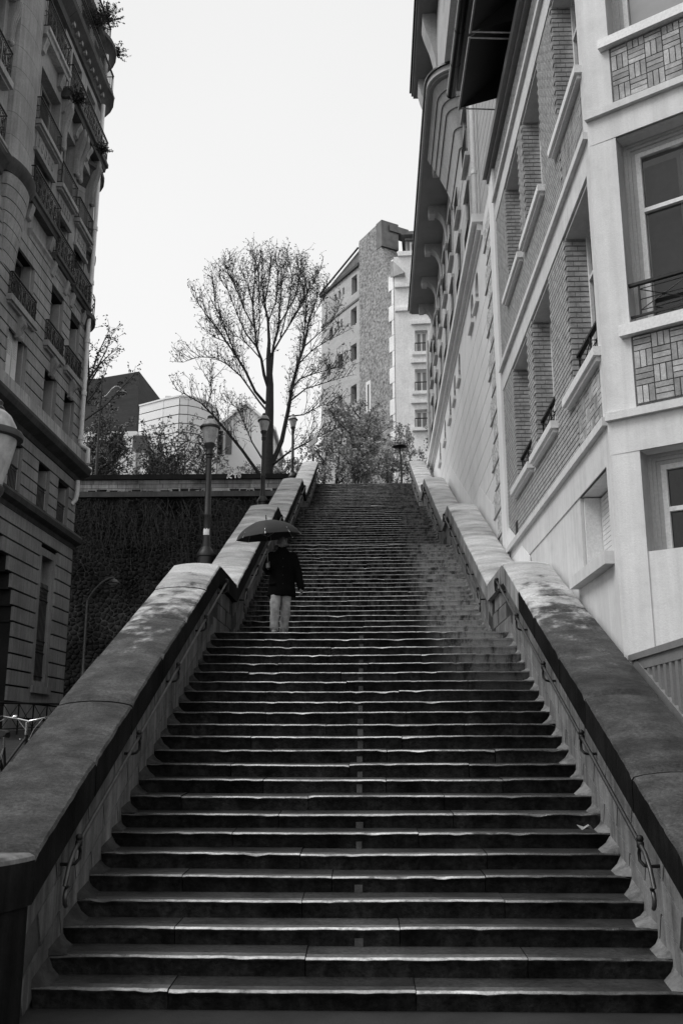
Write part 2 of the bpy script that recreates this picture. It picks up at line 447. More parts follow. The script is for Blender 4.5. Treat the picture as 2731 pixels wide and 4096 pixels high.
# clear window glass: mirror by Fresnel over plain transparency
def clear_glass(name):
    mt = bpy.data.materials.new(name); mt.use_nodes = True; nt = mt.node_tree; N = nt.nodes
    N.remove(N['Principled BSDF']); out = N['Material Output']
    tr = N.new('ShaderNodeBsdfTransparent'); tr.inputs[0].default_value = (0.72, 0.72, 0.72, 1)
    gl = N.new('ShaderNodeBsdfGlossy'); gl.inputs['Roughness'].default_value = 0.01
    fr = N.new('ShaderNodeFresnel'); fr.inputs[0].default_value = 1.6
    mx = N.new('ShaderNodeMixShader')
    nt.links.new(fr.outputs[0], mx.inputs[0]); nt.links.new(tr.outputs[0], mx.inputs[1]); nt.links.new(gl.outputs[0], mx.inputs[2]); nt.links.new(mx.outputs[0], out.inputs[0])
    M[name] = mt
clear_glass('clear_glass')
mat('room', 0.10, 0.9, 0.4, 0.7, 0.0, 10)
mat('room_light', 0.8, 0.9, 0.0, 1.0, 0.0, 10, fine=0, emit=3.0)
mat('blind', 0.35, 0.9, 0.1, 1.0, 0.0, 10)
# ================================================================== staircase
R_, T_ = 0.16, 0.3612
FL = []                         # flights: first nosing y, z below it, risers, landing length
ya, za = 0.0, 0.0
for n_, L_ in ((24, 2.5806), (23, 2.3305), (23, 2.694), (26, 0.0)):
    FL.append((ya, za, n_, L_))
    ya += (n_ - 1) * T_ + L_
    za += n_ * R_
YTOP, ZTOP = ya, za             # 40.83, 15.36
XW = 2.53                       # stair walls stand at +-XW

def gz(x, y):                   # the street: level at the foot, climbing on the left towards the tall house
    if x < -2.6:
        k = min(1.0, max(0.0, (-2.6 - x) / 0.9))
        return k * max(0.0, min(0.105 * (y + 7.5), 2.0 + 0.03 * (y - 11.5)))
    return 0.0

# ---- ground sheets
mb = MB()
xs = [-400, -120, -40, -20, -14, -11, -8, -6, -4.5, -3.5, -3.05, -2.6, 0, 2.6, 6, 12, 40, 120, 400]
ysl = [-400, -120, -40, -20, -12, -7.5, -5, -3, -1.5, 0, 2, 4, 7, 11.5, 16, 22, 30, 42.4]
for i in range(len(xs) - 1):
    for j in range(len(ysl) - 1):
        p = [(xs[i], ysl[j]), (xs[i + 1], ysl[j]), (xs[i + 1], ysl[j + 1]), (xs[i], ysl[j + 1])]
        mb.quad(*[(a, b, gz(a, b) if b > -7.5 and a > -40 else 0.0) for a, b in p])
tag(mb.build('street', M['asphalt'], base=(0, -4, 0)), kind='structure')
mb = MB()
mb.box(-60, -2.56, 42.75, 90, 14.6, ZTOP + 0.01)
mb.box(-2.56, 40, YTOP + 0.5, 90, 14.6, ZTOP)
mb.box(-400, 400, 90, 600, 13.0, ZTOP - 0.02)
tag(mb.build('upper_street', M['asphalt'], base=(0, 60, ZTOP)), kind='structure')

stair = thing('staircase', (0, 0, 0), 'long grey stone staircase climbing between two stone parapets', 'stairs', kind='structure')
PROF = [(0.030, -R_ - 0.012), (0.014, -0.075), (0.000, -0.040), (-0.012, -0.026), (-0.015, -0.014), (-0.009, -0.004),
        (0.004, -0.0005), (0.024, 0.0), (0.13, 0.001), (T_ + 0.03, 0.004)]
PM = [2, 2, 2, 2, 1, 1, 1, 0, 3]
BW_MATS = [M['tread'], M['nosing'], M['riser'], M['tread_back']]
def block(x0, x1, y0, zt, seg, seed, depth, parent):
    mb = MB(); n = max(2, int((x1 - x0) / seg))
    g = 0.004
    rings = []
    for i in range(n + 1):
        x = x0 + g + (x1 - x0 - 2 * g) * i / n
        sag = -0.012 * math.exp(-((x + 0.55) / 1.35) ** 2) - 0.004 * noise.noise((x * 0.9, seed * 3.7, 1.3))
        dy = 0.008 * noise.noise((x * 1.7, seed * 5.1, 4.2)) + 0.004 * noise.noise((x * 11.0, seed * 1.1, 9.2))
        fz = 0.003 * noise.noise((x * 2.1, seed * 2.9, 5.5)) + 0.005 * noise.noise((x * 9.0, seed * 2.3, 7.7))
        ch = max(0.0, noise.noise((x * 4.5, seed * 9.3, 2.2)) - 0.22)
        if i in (0, n): ch += 0.10 * random.random()
        ring = []
        for k, (py, pz) in enumerate(PROF):
            w = 1.0 if 2 <= k <= 6 else (0.5 if k in (1, 7) else 0.0)
            yy = py if k < 9 else depth
            ring.append((x, y0 + yy + w * (dy + 0.07 * ch), zt + pz + (sag if k > 1 else 0) * (1.0 if k < 9 else 0.2) + w * fz - w * 0.045 * ch * (1 if k > 2 else 0.3)))
        rings.append(ring)
    m = len(PROF)
    for ring in rings: mb.v += ring
    for i in range(n):
        for k in range(m - 1):
            mb.f.append((i * m + k, (i + 1) * m + k, (i + 1) * m + k + 1, i * m + k + 1)); mb.m.append(PM[k])
    mb.f.append(tuple(reversed(range(m)))); mb.m.append(2)
    mb.f.append(tuple(range(n * m, n * m + m))); mb.m.append(2)
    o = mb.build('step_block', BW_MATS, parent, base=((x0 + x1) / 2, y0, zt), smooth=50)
    return o
# mortar fillet in the corner of tread and wall
def fillet_mesh(s):
    mb = MB()
    a = [(0, -0.012, 0), (-s * 0.16, 0.02, 0), (-s * 0.13, T_ - 0.02, 0), (0, T_, 0)]
    b = [(0, -0.010, 0.055), (-s * 0.05, 0.035, 0.035), (-s * 0.05, T_ - 0.02, 0.06), (0, T_, 0.13)]
    mb.loft([a, b] if s > 0 else [a[::-1], b[::-1]], 0)
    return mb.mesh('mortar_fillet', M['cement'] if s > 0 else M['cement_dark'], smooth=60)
FIL = {1: fillet_mesh(1), -1: fillet_mesh(-1)}
mb = MB(); mb.box(-0.036, 0.036, -0.0035, 0.02, 0, R_ - 0.03); STRIP = mb.mesh('cement_strip', M['strip'])
SEGS = (0.06, 0.2, 0.6, 0.9)
for fi, (ya, za, n_, L_) in enumerate(FL):
    yb = ya + (n_ - 1) * T_; zb = za + n_ * R_
    mb = MB()                   # rough core under the blocks
    prof = [(ya + 0.06, za - 0.25), (ya + 0.06, za + 0.02), (ya + 0.06 + T_, za + R_ - 0.05), (yb + 0.06 + (T_ if not L_ else 0.5), zb - 0.05 - (0 if L_ else 0.02)), (yb + L_ + 0.05, zb - 0.05), (yb + L_ + 0.05, za - 0.25)]
    mb.loft([[(-XW, y, z) for y, z in prof], [(XW, y, z) for y, z in prof]])
    core = mb.build('flight', M['wall_core'], stair)
    for k in range(n_):
        y0 = ya + k * T_; zt = za + (k + 1) * R_
        depth = T_ + 0.03 if k < n_ - 1 else min(0.6, L_ + 0.6)
        off = random.uniform(-0.5, 0.5) + (0.45 if k % 2 else -0.45)
        js = [-XW, -0.9 + off * 0.9, 0.95 + off * 0.8, XW] if random.random() < 0.75 else [-XW, -1.5 + off * 0.5, -0.1 + off * 0.5, 1.3 + off * 0.4, XW]
        if fi > 0: js = [-XW, -0.85 + off, 0.85 + off, XW]
        for a, b in zip(js, js[1:]):
            block(a, b, y0, zt + random.uniform(-0.006, 0.006), SEGS[fi], fi * 100 + k + a, depth, core)
        if k < n_ - 1:
            for s in (-1, 1):
                if fi < 3:
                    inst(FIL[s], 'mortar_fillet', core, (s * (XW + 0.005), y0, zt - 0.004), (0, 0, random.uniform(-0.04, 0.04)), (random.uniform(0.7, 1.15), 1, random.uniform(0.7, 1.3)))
        if fi == 0 and k not in (1, 3, 5, 8, 16) and random.random() < 0.92:
            inst(STRIP, 'cement_strip', core, (0.0 + 0.012 * noise.noise((k * 1.7, 0, 0)), y0 + 0.006, zt - R_ - 0.004), (0, 0, 0), (random.uniform(0.8, 1.1), 1, random.uniform(0.45, 0.98)))
    if L_:
        nx = 5
        for i in range(nx):
            mb = MB(); a = -XW + 2 * XW * i / nx; b = -XW + 2 * XW * (i + 1) / nx
            mb.box(a + 0.004, b - 0.004, yb + 0.61, yb + L_ + 0.02, zb - 0.12, zb + 0.001)
            mb.build('landing_slab', M['tread'], core)

# ================================================================== parapets
HP = 1.17                       # coping above the nosing line
ZIG = []                        # (y, z of coping line)
for ya, za, n_, L_ in FL:
    ZIG.append((ya - T_, za + HP)); ZIG.append((ya + (n_ - 1) * T_, za + n_ * R_ + HP))
ZIG[-1] = (ZIG[-1][0] + 0.35, ZIG[-1][1] + 0.15)
SECT = [(2.45, -0.34), (2.452, -0.12), (2.45, -0.025), (2.468, 0.000), (2.56, 0.022), (2.68, 0.038), (2.80, 0.046), (2.92, 0.046),
        (3.04, 0.038), (3.16, 0.022), (3.252, 0.000), (3.27, -0.025), (3.27, -0.34)]
def coping(s, y0, z0, y1, z1, parent, seed):
    mb = MB(); n = max(4, int(abs(y1 - y0) / 0.075)); m = len(SECT); g = 0.013; lift = random.uniform(-0.011, 0.011); tl = random.uniform(-0.008, 0.008)
    side_m = 1
    for i in range(n + 1):
        f = i / n
        y = y0 + (y1 - y0) * f + (g if i == 0 else -g if i == n else 0); z = z0 + (z1 - z0) * f
        for k, (x, dz) in enumerate(SECT):
            j = 0.0025 * noise.noise((y * 5.0, x * 5.0, seed)) if 2 <= k <= 11 else 0
            jx = (0.005 * noise.noise((y * 6.0, s * 3.0, seed * 0.7)) + 0.016 * max(0, noise.noise((y * 13.0, s * 3.0, 3.3)))) if k in (2, 3) else 0
            e = -0.030 if (i in (0, n) and 2 <= k <= 11) else 0
            mb.v.append((s * (x + jx), y, z + dz + j + e + ((lift + tl * (2 * f - 1)) if 2 <= k <= 11 else 0)))
    for i in range(n):
        for k in range(m):
            q = (i * m + k, (i + 1) * m + k, (i + 1) * m + (k + 1) % m, i * m + (k + 1) % m)
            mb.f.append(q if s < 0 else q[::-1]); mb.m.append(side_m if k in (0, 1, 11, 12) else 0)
    mb.f.append(tuple(range(m)) if s < 0 else tuple(reversed(range(m)))); mb.m.append(1)
    e = tuple(range(n * m, n * m + m)); mb.f.append(tuple(reversed(e)) if s < 0 else e); mb.m.append(1)
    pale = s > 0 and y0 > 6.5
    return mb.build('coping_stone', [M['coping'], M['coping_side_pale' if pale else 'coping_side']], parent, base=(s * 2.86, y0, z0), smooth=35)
mb = MB(); mb.box(-0.012, 0.012, -0.462, 0.462, -0.135, 0.135); BLK = mb.mesh('wall_block', M['wall_block'])
mb = MB(); mb.box(-0.012, 0.012, -0.295, 0.295, -0.135, 0.135); BLKS = mb.mesh('wall_block', M['wall_block'])
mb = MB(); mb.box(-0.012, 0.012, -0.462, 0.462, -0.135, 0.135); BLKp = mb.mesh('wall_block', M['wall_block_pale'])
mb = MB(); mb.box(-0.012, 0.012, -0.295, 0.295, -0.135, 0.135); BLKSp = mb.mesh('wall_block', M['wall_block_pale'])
PAR = {}
for s, lab in ((-1, 'left stone parapet with wide rounded coping beside the lamp posts'), (1, 'right stone parapet with wide rounded coping below the white building')):
    t = thing('parapet_wall', (s * 2.86, -T_, 0), lab, 'wall')
    PAR[s] = t
    mb = MB()
    top = [(y, z - 0.34) for y, z in ZIG]
    prof = [(-T_, -0.3)] + top + [(top[-1][0], -0.3)]
    a = [(s * 2.545, y, z) for y, z in prof]; b = [(s * 3.20, y, z) for y, z in prof]
    mb.loft([a, b] if s > 0 else [b, a])
    body = mb.build('wall_body', M['wall_core'], t)
    # coping stones
    for i in range(len(ZIG) - 1):
        (y0, z0), (y1, z1) = ZIG[i], ZIG[i + 1]
        n = 6 if i % 2 == 0 else 1
        cuts = [k / n + (random.uniform(-0.02, 0.02) if 0 < k < n else 0) for k in range(n + 1)]
        for c0, c1 in zip(cuts, cuts[1:]):
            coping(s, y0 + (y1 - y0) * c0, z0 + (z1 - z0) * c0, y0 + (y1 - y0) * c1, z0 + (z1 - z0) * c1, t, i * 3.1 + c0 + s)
    # ashlar facing below the coping, laid parallel to the flight
    for i in range(len(ZIG) - 1):
        (y0, z0), (y1, z1) = ZIG[i], ZIG[i + 1]
        L = math.hypot(y1 - y0, z1 - z0); a = math.atan2(z1 - z0, y1 - y0)
        dv = Vector((0, math.cos(a), math.sin(a))); nv = Vector((0, -math.sin(a), math.cos(a)))
        for row in range(3 if i % 2 == 0 else 4):
            step = 0.95; u = 0.30 + (0.47 if row % 2 else 0.0)
            while u < L - 0.25:
                p = Vector((s * (2.541 if i % 2 == 0 else 2.5385), y0, z0 - 0.34)) + dv * u - nv * (0.145 + row * 0.287)
                if i % 2 == 0 or row < 4:
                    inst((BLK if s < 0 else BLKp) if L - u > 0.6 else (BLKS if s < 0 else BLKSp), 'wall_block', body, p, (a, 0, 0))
                u += step
    # end block at the foot of the flight
    mb = MB()
    zt = ZIG[0][1]
    if s < 0:                   # the foot of the left parapet flares out towards the street
        pts = [(2.45, -T_ - 0.003), (2.46, -0.50), (2.53, -0.72), (2.66, -1.02), (2.88, -1.45), (3.2, -1.95), (3.6, -2.45), (4.3, -2.1), (3.85, -1.55), (3.5, -1.0), (3.27, -T_ - 0.003)]
    else:
        pts = [(2.45, -T_ - 0.003), (2.46, -0.50), (2.53, -0.72), (2.66, -1.02), (3.35, -1.3), (3.27, -T_ - 0.003)]
    rings = []
    for z, k in ((-0.3, 0.05), (zt - 0.36, 0.05), (zt - 0.35, 0.0), (zt - 0.03, 0.0), (zt + 0.0, 0.015), (zt + 0.02, 0.08)):
        ring = []
        cx = sum(p[0] for p in pts) / len(pts); cy = sum(p[1] for p in pts) / len(pts)
        for x, y in pts:
            v = Vector((cx - x, cy - y, 0)).normalized() * k
            ring.append((s * (x + v.x), (y + v.y) if y < -T_ - 0.01 else y, z))
        rings.append(ring if s > 0 else ring[::-1])
    mb.loft(rings)
    for q in range(len(mb.m)): mb.m[q] = 1
    mb.m[-1] = 0
    for q in range(3 * len(pts), 5 * len(pts)): mb.m[q] = 0
    mb.build('end_block', [M['wall_block_pale'], M['coping_side']], t, smooth=40)

# ================================================================== handrails
def handrail(s, fi, label):
    ya, za, n_, L_ = FL[fi]
    y0, y1 = ya + 0.28, ya + (n_ - 1) * T_ + 0.28
    x = s * 2.375
    zl = lambda y: za + R_ + (y - ya) / T_ * R_ + 0.79
    t = thing('handrail', (x, y0, zl(y0) - 0.9), label, 'handrail', 'iron handrails along the stairs')
    pts = []
    for a in range(7):          # scroll at the foot
        th = math.radians(250 - 38 * a)
        c = (y0 - 0.02, zl(y0) - 0.30)
        pts.append((x, c[0] + 0.075 * math.cos(th) * (0.75 + 0.04 * a), c[1] + 0.09 * math.sin(th) * (0.75 + 0.05 * a)))
    pts = pts[:5]
    pts += [(x, y0 - 0.10, zl(y0) - 0.20), (x, y0 - 0.02, zl(y0) - 0.06), (x, y0 + 0.10, zl(y0 + 0.10))]
    nn = 8
    for k in range(1, nn + 1):
        y = y0 + 0.1 + (y1 - y0 - 0.1) * k / nn
        pts.append((x, y, zl(y) + 0.004 * noise.noise((y * 0.8, s, fi))))
    mb = MB(); mb.tube(pts, 0.019, 8); mb.build('rail', M['rail_iron'], t, smooth=60)
    mb = MB()                   # turned-down head
    ye, ze = y1, zl(y1)
    mb.tube([(x, ye - 0.02, ze - 0.01), (x, ye + 0.03, ze + 0.03), (x, ye + 0.085, ze + 0.01), (x, ye + 0.10, ze - 0.07), (x, ye + 0.09, ze - 0.17)], [0.026, 0.03, 0.032, 0.03, 0.022], 8)
    mb.build('rail_head', M['iron'], t, smooth=60)
    nb = 5
    for k in range(nb):
        y = y0 + 0.22 + (y1 - y0 - 0.30) * k / (nb - 1); z = zl(y)
        mb = MB()
        mb.tube([(s * 2.56, y + 0.02, z - 0.17), (s * 2.44, y + 0.02, z - 0.175), (s * 2.40, y + 0.015, z - 0.165), (x, y + 0.05, z - 0.13), (x, y + 0.06, z - 0.07), (x, y, z)], 0.015, 7)
        mb.lathe([(0.02, -0.03), (0.032, -0.02), (0.032, 0.02), (0.02, 0.03)], (x, y, z), 8)
        br = mb.build('bracket', M['iron'], t, smooth=50)
        mb = MB(); mb.ball((x, y, z + 0.048), 0.032, 6); mb.build('ball_finial', M['iron'], br, smooth=60)
names = ('lowest', 'second', 'third', 'topmost')
for fi in range(4):
    for s, sd in ((-1, 'left'), (1, 'right')):
        handrail(s, fi, 'thin iron handrail with ball finials on the %s wall of the %s flight' % (sd, names[fi]))

# ================================================================== retaining wall across the back on the left
YWALL = 42.57
rw = thing('retaining_wall', (-9.5, YWALL, 2.5), 'tall dark mossy rubble retaining wall with pale ashlar parapet on top', 'wall')
mb = MB(); mb.box(-22, -3.28, YWALL + 0.02, YWALL + 0.7, 1.5, 15.10); core = mb.build('rubble_core', M['moss_core'], rw)
mb = MB(); mb.box(-22, -3.28, YWALL - 0.22, YWALL + 0.5, 15.10, 15.40); mb.build('string_course', M['stone_dark'], rw)
mb = MB(); mb.box(-22, -3.28, YWALL + 0.03, YWALL + 0.45, 15.40, 16.12); back = mb.build('parapet_core', M['wall_core'], rw)
for row in range(3):
    x = -17.2 - 0.4 * (row % 2)
    z0 = 15.405 + row * 0.238
    while x < -3.5:
        w = random.uniform(0.95, 1.5)
        x1 = min(x + w, -3.3)
        mb = MB(); d = random.uniform(-0.004, 0.006)
        mb.box(x + 0.014, x1 - 0.014, YWALL - d, YWALL + 0.05, z0 + 0.014, z0 + 0.228)
        mb.build('ashlar_block', M['ashlar'], back, base=((x + x1) / 2, YWALL, z0))
        x = x1
mb = MB(); x = -22
cop = None
while x < -3.3:
    x1 = min(x + 1.9, -3.28)
    mb = MB(); mb.box(x + 0.006, x1 - 0.006, YWALL - 0.14, YWALL + 0.55, 16.125, 16.40)
    o = mb.build('coping_stone', M['coping_black'], rw)
    x = x1
# graffito on the coping, letters painted in white
def stroke(mb, pts, w, y):
    for a, b in zip(pts, pts[1:]):
        a = Vector((a[0], 0, a[1])); b = Vector((b[0], 0, b[1])); d = (b - a).normalized(); n = Vector((-d.z, 0, d.x)) * w
        a -= d * w * 0.5; b += d * w * 0.5
        mb.hexa([(p.x, yy, p.z) for yy in (y, y + 0.004) for p in (a - n, b - n, b + n, a + n)])
gp = onY(936, 1906, YWALL - 0.146)
mb = MB(); gx, gz0 = gp.x, 16.14; h = 0.25; yy = YWALL - 0.146
stroke(mb, [(gx + -0.378, gz0), (gx + -0.308, gz0 + h)], 0.034, yy); stroke(mb, [(gx + -0.112, gz0 + h), (gx + -0.336, gz0 + h * 0.45), (gx + -0.140, gz0 + 0.01)], 0.034, yy)
stroke(mb, [(gx + -0.042, gz0 + h * 0.85), (gx + 0.182, gz0 + h * 0.95)], 0.032, yy); stroke(mb, [(gx + 0.070, gz0 + h * 0.85), (gx + 0.070, gz0 + 0.02)], 0.032, yy)
stroke(mb, [(gx + 0.294 + 0.07 * math.cos(a), gz0 + h * 0.52 + h * 0.38 * math.sin(a)) for a in [math.radians(40 + 50 * k) for k in range(8)]], 0.030, yy)
mb.build('graffiti_letters', M['white_paint'], rw)
# rubble stones: a jittered field of rounded boulders bedded in mortar
rng = random.Random(3)
seeds = []
cell = 0.31; zrow = 2.4; ri = 0
while zrow < 15.1:
    x = -16.8 + (cell / 2 if ri % 2 else 0)
    while x < -3.2:
        seeds.append((x + rng.uniform(-0.13, 0.13), zrow + rng.uniform(-0.10, 0.10))); x += cell * rng.uniform(0.85, 1.25)
    zrow += cell * 0.80; ri += 1
grid = {}
for q in seeds: grid.setdefault((int(q[0] // 0.6), int(q[1] // 0.6)), []).append(q)
def cellpoly(q):
    poly = [(q[0] - 0.5, q[1] - 0.5), (q[0] + 0.5, q[1] - 0.5), (q[0] + 0.5, q[1] + 0.5), (q[0] - 0.5, q[1] + 0.5)]
    gx_, gz_ = int(q[0] // 0.6), int(q[1] // 0.6)
    for a in range(-2, 3):
        for b in range(-2, 3):
            for p in grid.get((gx_ + a, gz_ + b), ()):
                if p is q: continue
                nx, nz = p[0] - q[0], p[1] - q[1]; L = math.hypot(nx, nz)
                if L > 1.3: continue
                nx /= L; nz /= L; lim = L / 2 - 0.018
                out = []
                for k in range(len(poly)):
                    A, B = poly[k], poly[(k + 1) % len(poly)]
                    da = (A[0] - q[0]) * nx + (A[1] - q[1]) * nz - lim; db = (B[0] - q[0]) * nx + (B[1] - q[1]) * nz - lim
                    if da <= 0: out.append(A)
                    if da * db < 0:
                        f = da / (da - db); out.append((A[0] + (B[0] - A[0]) * f, A[1] + (B[1] - A[1]) * f))
                poly = out
                if len(poly) < 3: return None
    return poly
def boulder(mb, q, poly, rg):
    n = len(poly); d = rg.uniform(0.008, 0.035); t1, t2 = rg.uniform(-0.02, 0.02), rg.uniform(-0.02, 0.02)
    cx = sum(p[0] for p in poly) / n; cz = sum(p[1] for p in poly) / n
    i0 = len(mb.v)
    mb.v += [(x, YWALL + 0.03, z) for x, z in poly] + [(cx + (x - cx) * 0.86, YWALL - d * 0.75, cz + (z - cz) * 0.86) for x, z in poly] + [(cx + (x - cx) * 0.55, YWALL - d * 1.3 + t1 * (x - cx) * 3 + t2 * (z - cz) * 3, cz + (z - cz) * 0.55) for x, z in poly]
    for k in range(n):
        w = (k + 1) % n
        mb.f.append((i0 + k, i0 + w, i0 + n + w, i0 + n + k)); mb.m.append(0)
        mb.f.append((i0 + n + k, i0 + n + w, i0 + 2 * n + w, i0 + 2 * n + k)); mb.m.append(0)
    mb.f.append(tuple(i0 + 2 * n + k for k in range(n))); mb.m.append(0)
def seen(q): return -13.9 < q[0] < -6.0 and 5.0 < q[1] < 12.0
vis = [q for q in seeds if seen(q)]
rng.shuffle(vis); big = set(vis[:295])
mb = MB()
for q in seeds:
    poly = cellpoly(q)
    if not poly: continue
    if q in big:
        m1 = MB(); boulder(m1, q, poly, rng); m1.build('rubble_stone', M['moss_stone'], core, base=(q[0], YWALL, q[1]), smooth=70)
    else:
        boulder(mb, q, poly, rng)
tag(mb.build('rubble_stones', M['moss_stone'], core, smooth=70), kind='stuff')
# creeper hanging over the wall: dead vines and small leaves
mb = MB()
for k in range(230):
    x = rng.uniform(-15.5, -3.6); z = 15.05 - abs(rng.gauss(0, 0.6)); L = rng.uniform(0.5, 3.2)
    pts = [(x, YWALL - 0.2, z)]
    for q in range(4):
        x += rng.uniform(-0.22, 0.22); z -= L / 4
        pts.append((x, YWALL - 0.18 + rng.uniform(-0.06, 0.06), z))
    mb.tube(pts, 0.012, 3)
tag(mb.build('hanging_vines', M['vine'], base=(-9, YWALL - 0.2, 12)), 'dead creeper strands hanging down the dark rubble wall', 'creeper', kind='stuff')
mb = MB()
for k in range(9000):
    x = rng.uniform(-16, -3.4); z = 15.0 - abs(rng.gauss(0, 2.8))
    if noise.noise((x * 0.55, z * 0.45, 3.0)) < rng.uniform(-0.25, 0.30): continue
    if z < 3: continue
    a = rng.uniform(0, 6.3); s_ = rng.uniform(0.03, 0.06); p = Vector((x, YWALL - 0.10 - rng.uniform(0, 0.16), z))
    u = Vector((math.cos(a), rng.uniform(-0.5, 0.5), math.sin(a))) * s_; w = Vector((-math.sin(a), rng.uniform(-0.5, 0.5), math.cos(a))) * s_
    mb.quad(p - u, p - w * 0.6, p + u, p + w * 0.6)
tag(mb.build('wall_ivy', M['ivy'], base=(-9, YWALL - 0.2, 3)), 'dark ivy and moss covering the tall rubble wall', 'ivy', kind='stuff')
# ================================================================== right: white and brick corner building
XF = 3.35
FB = frame((XF, 0), (0, 1), (-1, 0))                       # u = world y, d towards the stairs
A55 = math.radians(55)
FC = frame((XF, 4.18), (math.sin(A55), -math.cos(A55)), (-math.cos(A55), -math.sin(A55)))
cb = thing('corner_building', (XF, 4.2, 0), 'white stucco and pale brick corner building at the right edge', 'building')
ST1, ST2 = (7.30, 10.03), (11.80, 14.48)
winY = [(4.42, 6.10), (7.53, 9.25), (9.95, 11.70)]
holes = [(4.42, 6.13, 4.42, 5.62)]
for a, b in winY:
    holes += [(a, b, ST1[0], ST1[1]), (a, b, ST2[0], ST2[1])]
brick_h = [h for h in holes if h[2] > 6]
# painted parts
mb = MB(); wall_holes(mb, FB, 4.18, 13.2, 0.0, 6.0, [holes[0]], -0.42, 0.0); mb.build('base_wall', M['stucco_paint'], cb)
mb = MB(); wall_holes(mb, FB, 4.30, 13.2, 6.0, 16.1, brick_h, -0.46, -0.014); bw_ = mb.build('brick_wall', M['mortar'], cb)
mb = MB(); mb.box(XF + 0.44, XF + 0.6, 4.62, 13.9, 0, 16.2); mb.build('inner_wall', M['stone_dark'], cb)
mb = MB(); mb.box(XF + 0.6, XF + 8, 13.6, 13.9, 0, 16.2); mb.build('end_wall', M['stone_dark'], cb)
def band(z0, z1, d, name='floor_band', u0=4.18, u1=13.16, led=True):
    mb = MB(); mb.fbox(FB, u0, u1, z0, z1, -0.03, d)
    if led:
        mb.fbox(FB, u0, u1, z1 - 0.115, z1 + 0.004, d - 0.01, d + 0.075)
    return mb.build(name, M['stucco_paint'], cb)
band(5.62, 6.24, 0.02); band(10.03, 10.60, 0.02); band(14.48, 15.10, 0.02)
# bevelled corner pier carrying both faces
mb = MB()
pts = [FB(4.40, 0, 0.02), FB(4.16, 0, 0.022), FC(0.03, 0, 0.024), FC(0.385, 0, 0.02), FC(0.385, 0, -0.45), FB(4.40, 0, -0.45)]
mb.loft([[(p.x, p.y, 0) for p in pts], [(p.x, p.y, 16.3) for p in pts]]); mb.build('corner_pier', M['stucco_paint'], cb)
# near face
ch = [(0.385, 1.95, 4.36, 5.70), (0.385, 1.95, 7.47, 10.34), (0.385, 1.95, 11.95, 14.75)]
mb = MB(); wall_holes(mb, FC, 0.37, 2.7, 0.0, 16.2, ch, -0.42, 0.0); mb.build('near_wall', M['stucco_paint'], cb)
for z0, z1 in ((5.70, 6.26), (10.34, 10.84)):
    mb = MB(); mb.fbox(FC, -0.01, 2.75, z0, z1, -0.02, 0.028); mb.fbox(FC, -0.02, 2.8, z1 - 0.10, z1 + 0.006, 0.02, 0.10); mb.build('cornice', M['stucco_paint'], cb)
for z0, z1 in ((7.29, 7.45), (11.79, 11.93)):
    mb = MB(); mb.fbox(FC, 0.26, 2.1, z0, z1, -0.40, 0.13); mb.build('window_sill', M['frame_white'], cb)
def window(F, u0, u1, z0, z1, d, parent, glass='glass', fr='frame_white', bars=1, transom=None, w=0.055):
    mb = MB()
    mb.fbox(F, u0, u0 + w, z0, z1, d - 0.05, d + 0.02); mb.fbox(F, u1 - w, u1, z0, z1, d - 0.05, d + 0.02)
    mb.fbox(F, u0 + w, u1 - w, z0, z0 + w, d - 0.05, d + 0.02); mb.fbox(F, u0 + w, u1 - w, z1 - w, z1, d - 0.05, d + 0.02)
    for k in range(bars):
        um = u0 + (u1 - u0) * (k + 1) / (bars + 1)
        mb.fbox(F, um - w * 0.5, um + w * 0.5, z0 + w, z1 - w, d - 0.045, d + 0.015)
    if transom:
        mb.fbox(F, u0 + w, u1 - w, transom - 0.03, transom + 0.03, d - 0.04, d + 0.03)
    o = mb.build('window', M[fr], parent)
    mb = MB(); mb.quad(F(u0 + 0.01, z0 + 0.01, d - 0.03), F(u1 - 0.01, z0 + 0.01, d - 0.03), F(u1 - 0.01, z1 - 0.01, d - 0.03), F(u0 + 0.01, z1 - 0.01, d - 0.03))
    mb.build('pane', M[glass], o)
    return o
# near face windows: a deep moulded frame, transom, iron guard rail
for i, (a, b, z0, z1) in enumerate(ch):
    mb = MB()
    for k, (w, d) in enumerate(((0.045, -0.27), (0.09, -0.30), (0.14, -0.33))):
        mb.fbox(FC, a, a + w, z0, z1, -0.42, d); mb.fbox(FC, b - w, b, z0, z1, -0.42, d); mb.fbox(FC, a + w, b - w, z1 - w, z1, -0.42, d)
    mb.build('window_surround', M['frame_grey'], cb)
    window(FC, a + 0.14, b - 0.14, z0, z1 - 0.14, -0.36, cb, 'curtain' if i == 2 else 'clear_glass', 'frame_white', 0, {0: 4.95, 1: 9.28, 2: None}[i], 0.07)
for (u0, u1, z0, z1) in ((0.2, 2.6, 6.3, 10.42), (0.2, 2.6, 3.2, 5.85)):     # rooms behind the clear panes
    mb = MB(); q = [FC(u0, z0, -0.45), FC(u1, z0, -0.45), FC(u1, z0, -3.4), FC(u0, z0, -3.4)]; w = [Vector((p.x, p.y, z1)) for p in q]
    mb.quad(*q); mb.quad(*w); mb.quad(q[1], q[2], w[2], w[1]); mb.quad(q[2], q[3], w[3], w[2]); mb.quad(q[3], q[0], w[0], w[3])
    mb.build('room', M['room'], cb)
mb = MB(); mb.fbox(FC, 0.56, 1.02, 7.6, 10.1, -0.62, -0.60); mb.build('roller_blind', M['room'], cb)
mb = MB(); mb.fbox(FC, 1.1, 1.8, 9.25, 10.1, -0.55, -0.53); mb.build('roller_blind', M['blind'], cb)
o_ = FC(0, 0, -1.5); v_ = onP(2672, 1016, (o_.x, o_.y), (math.sin(A55), -math.cos(A55)))
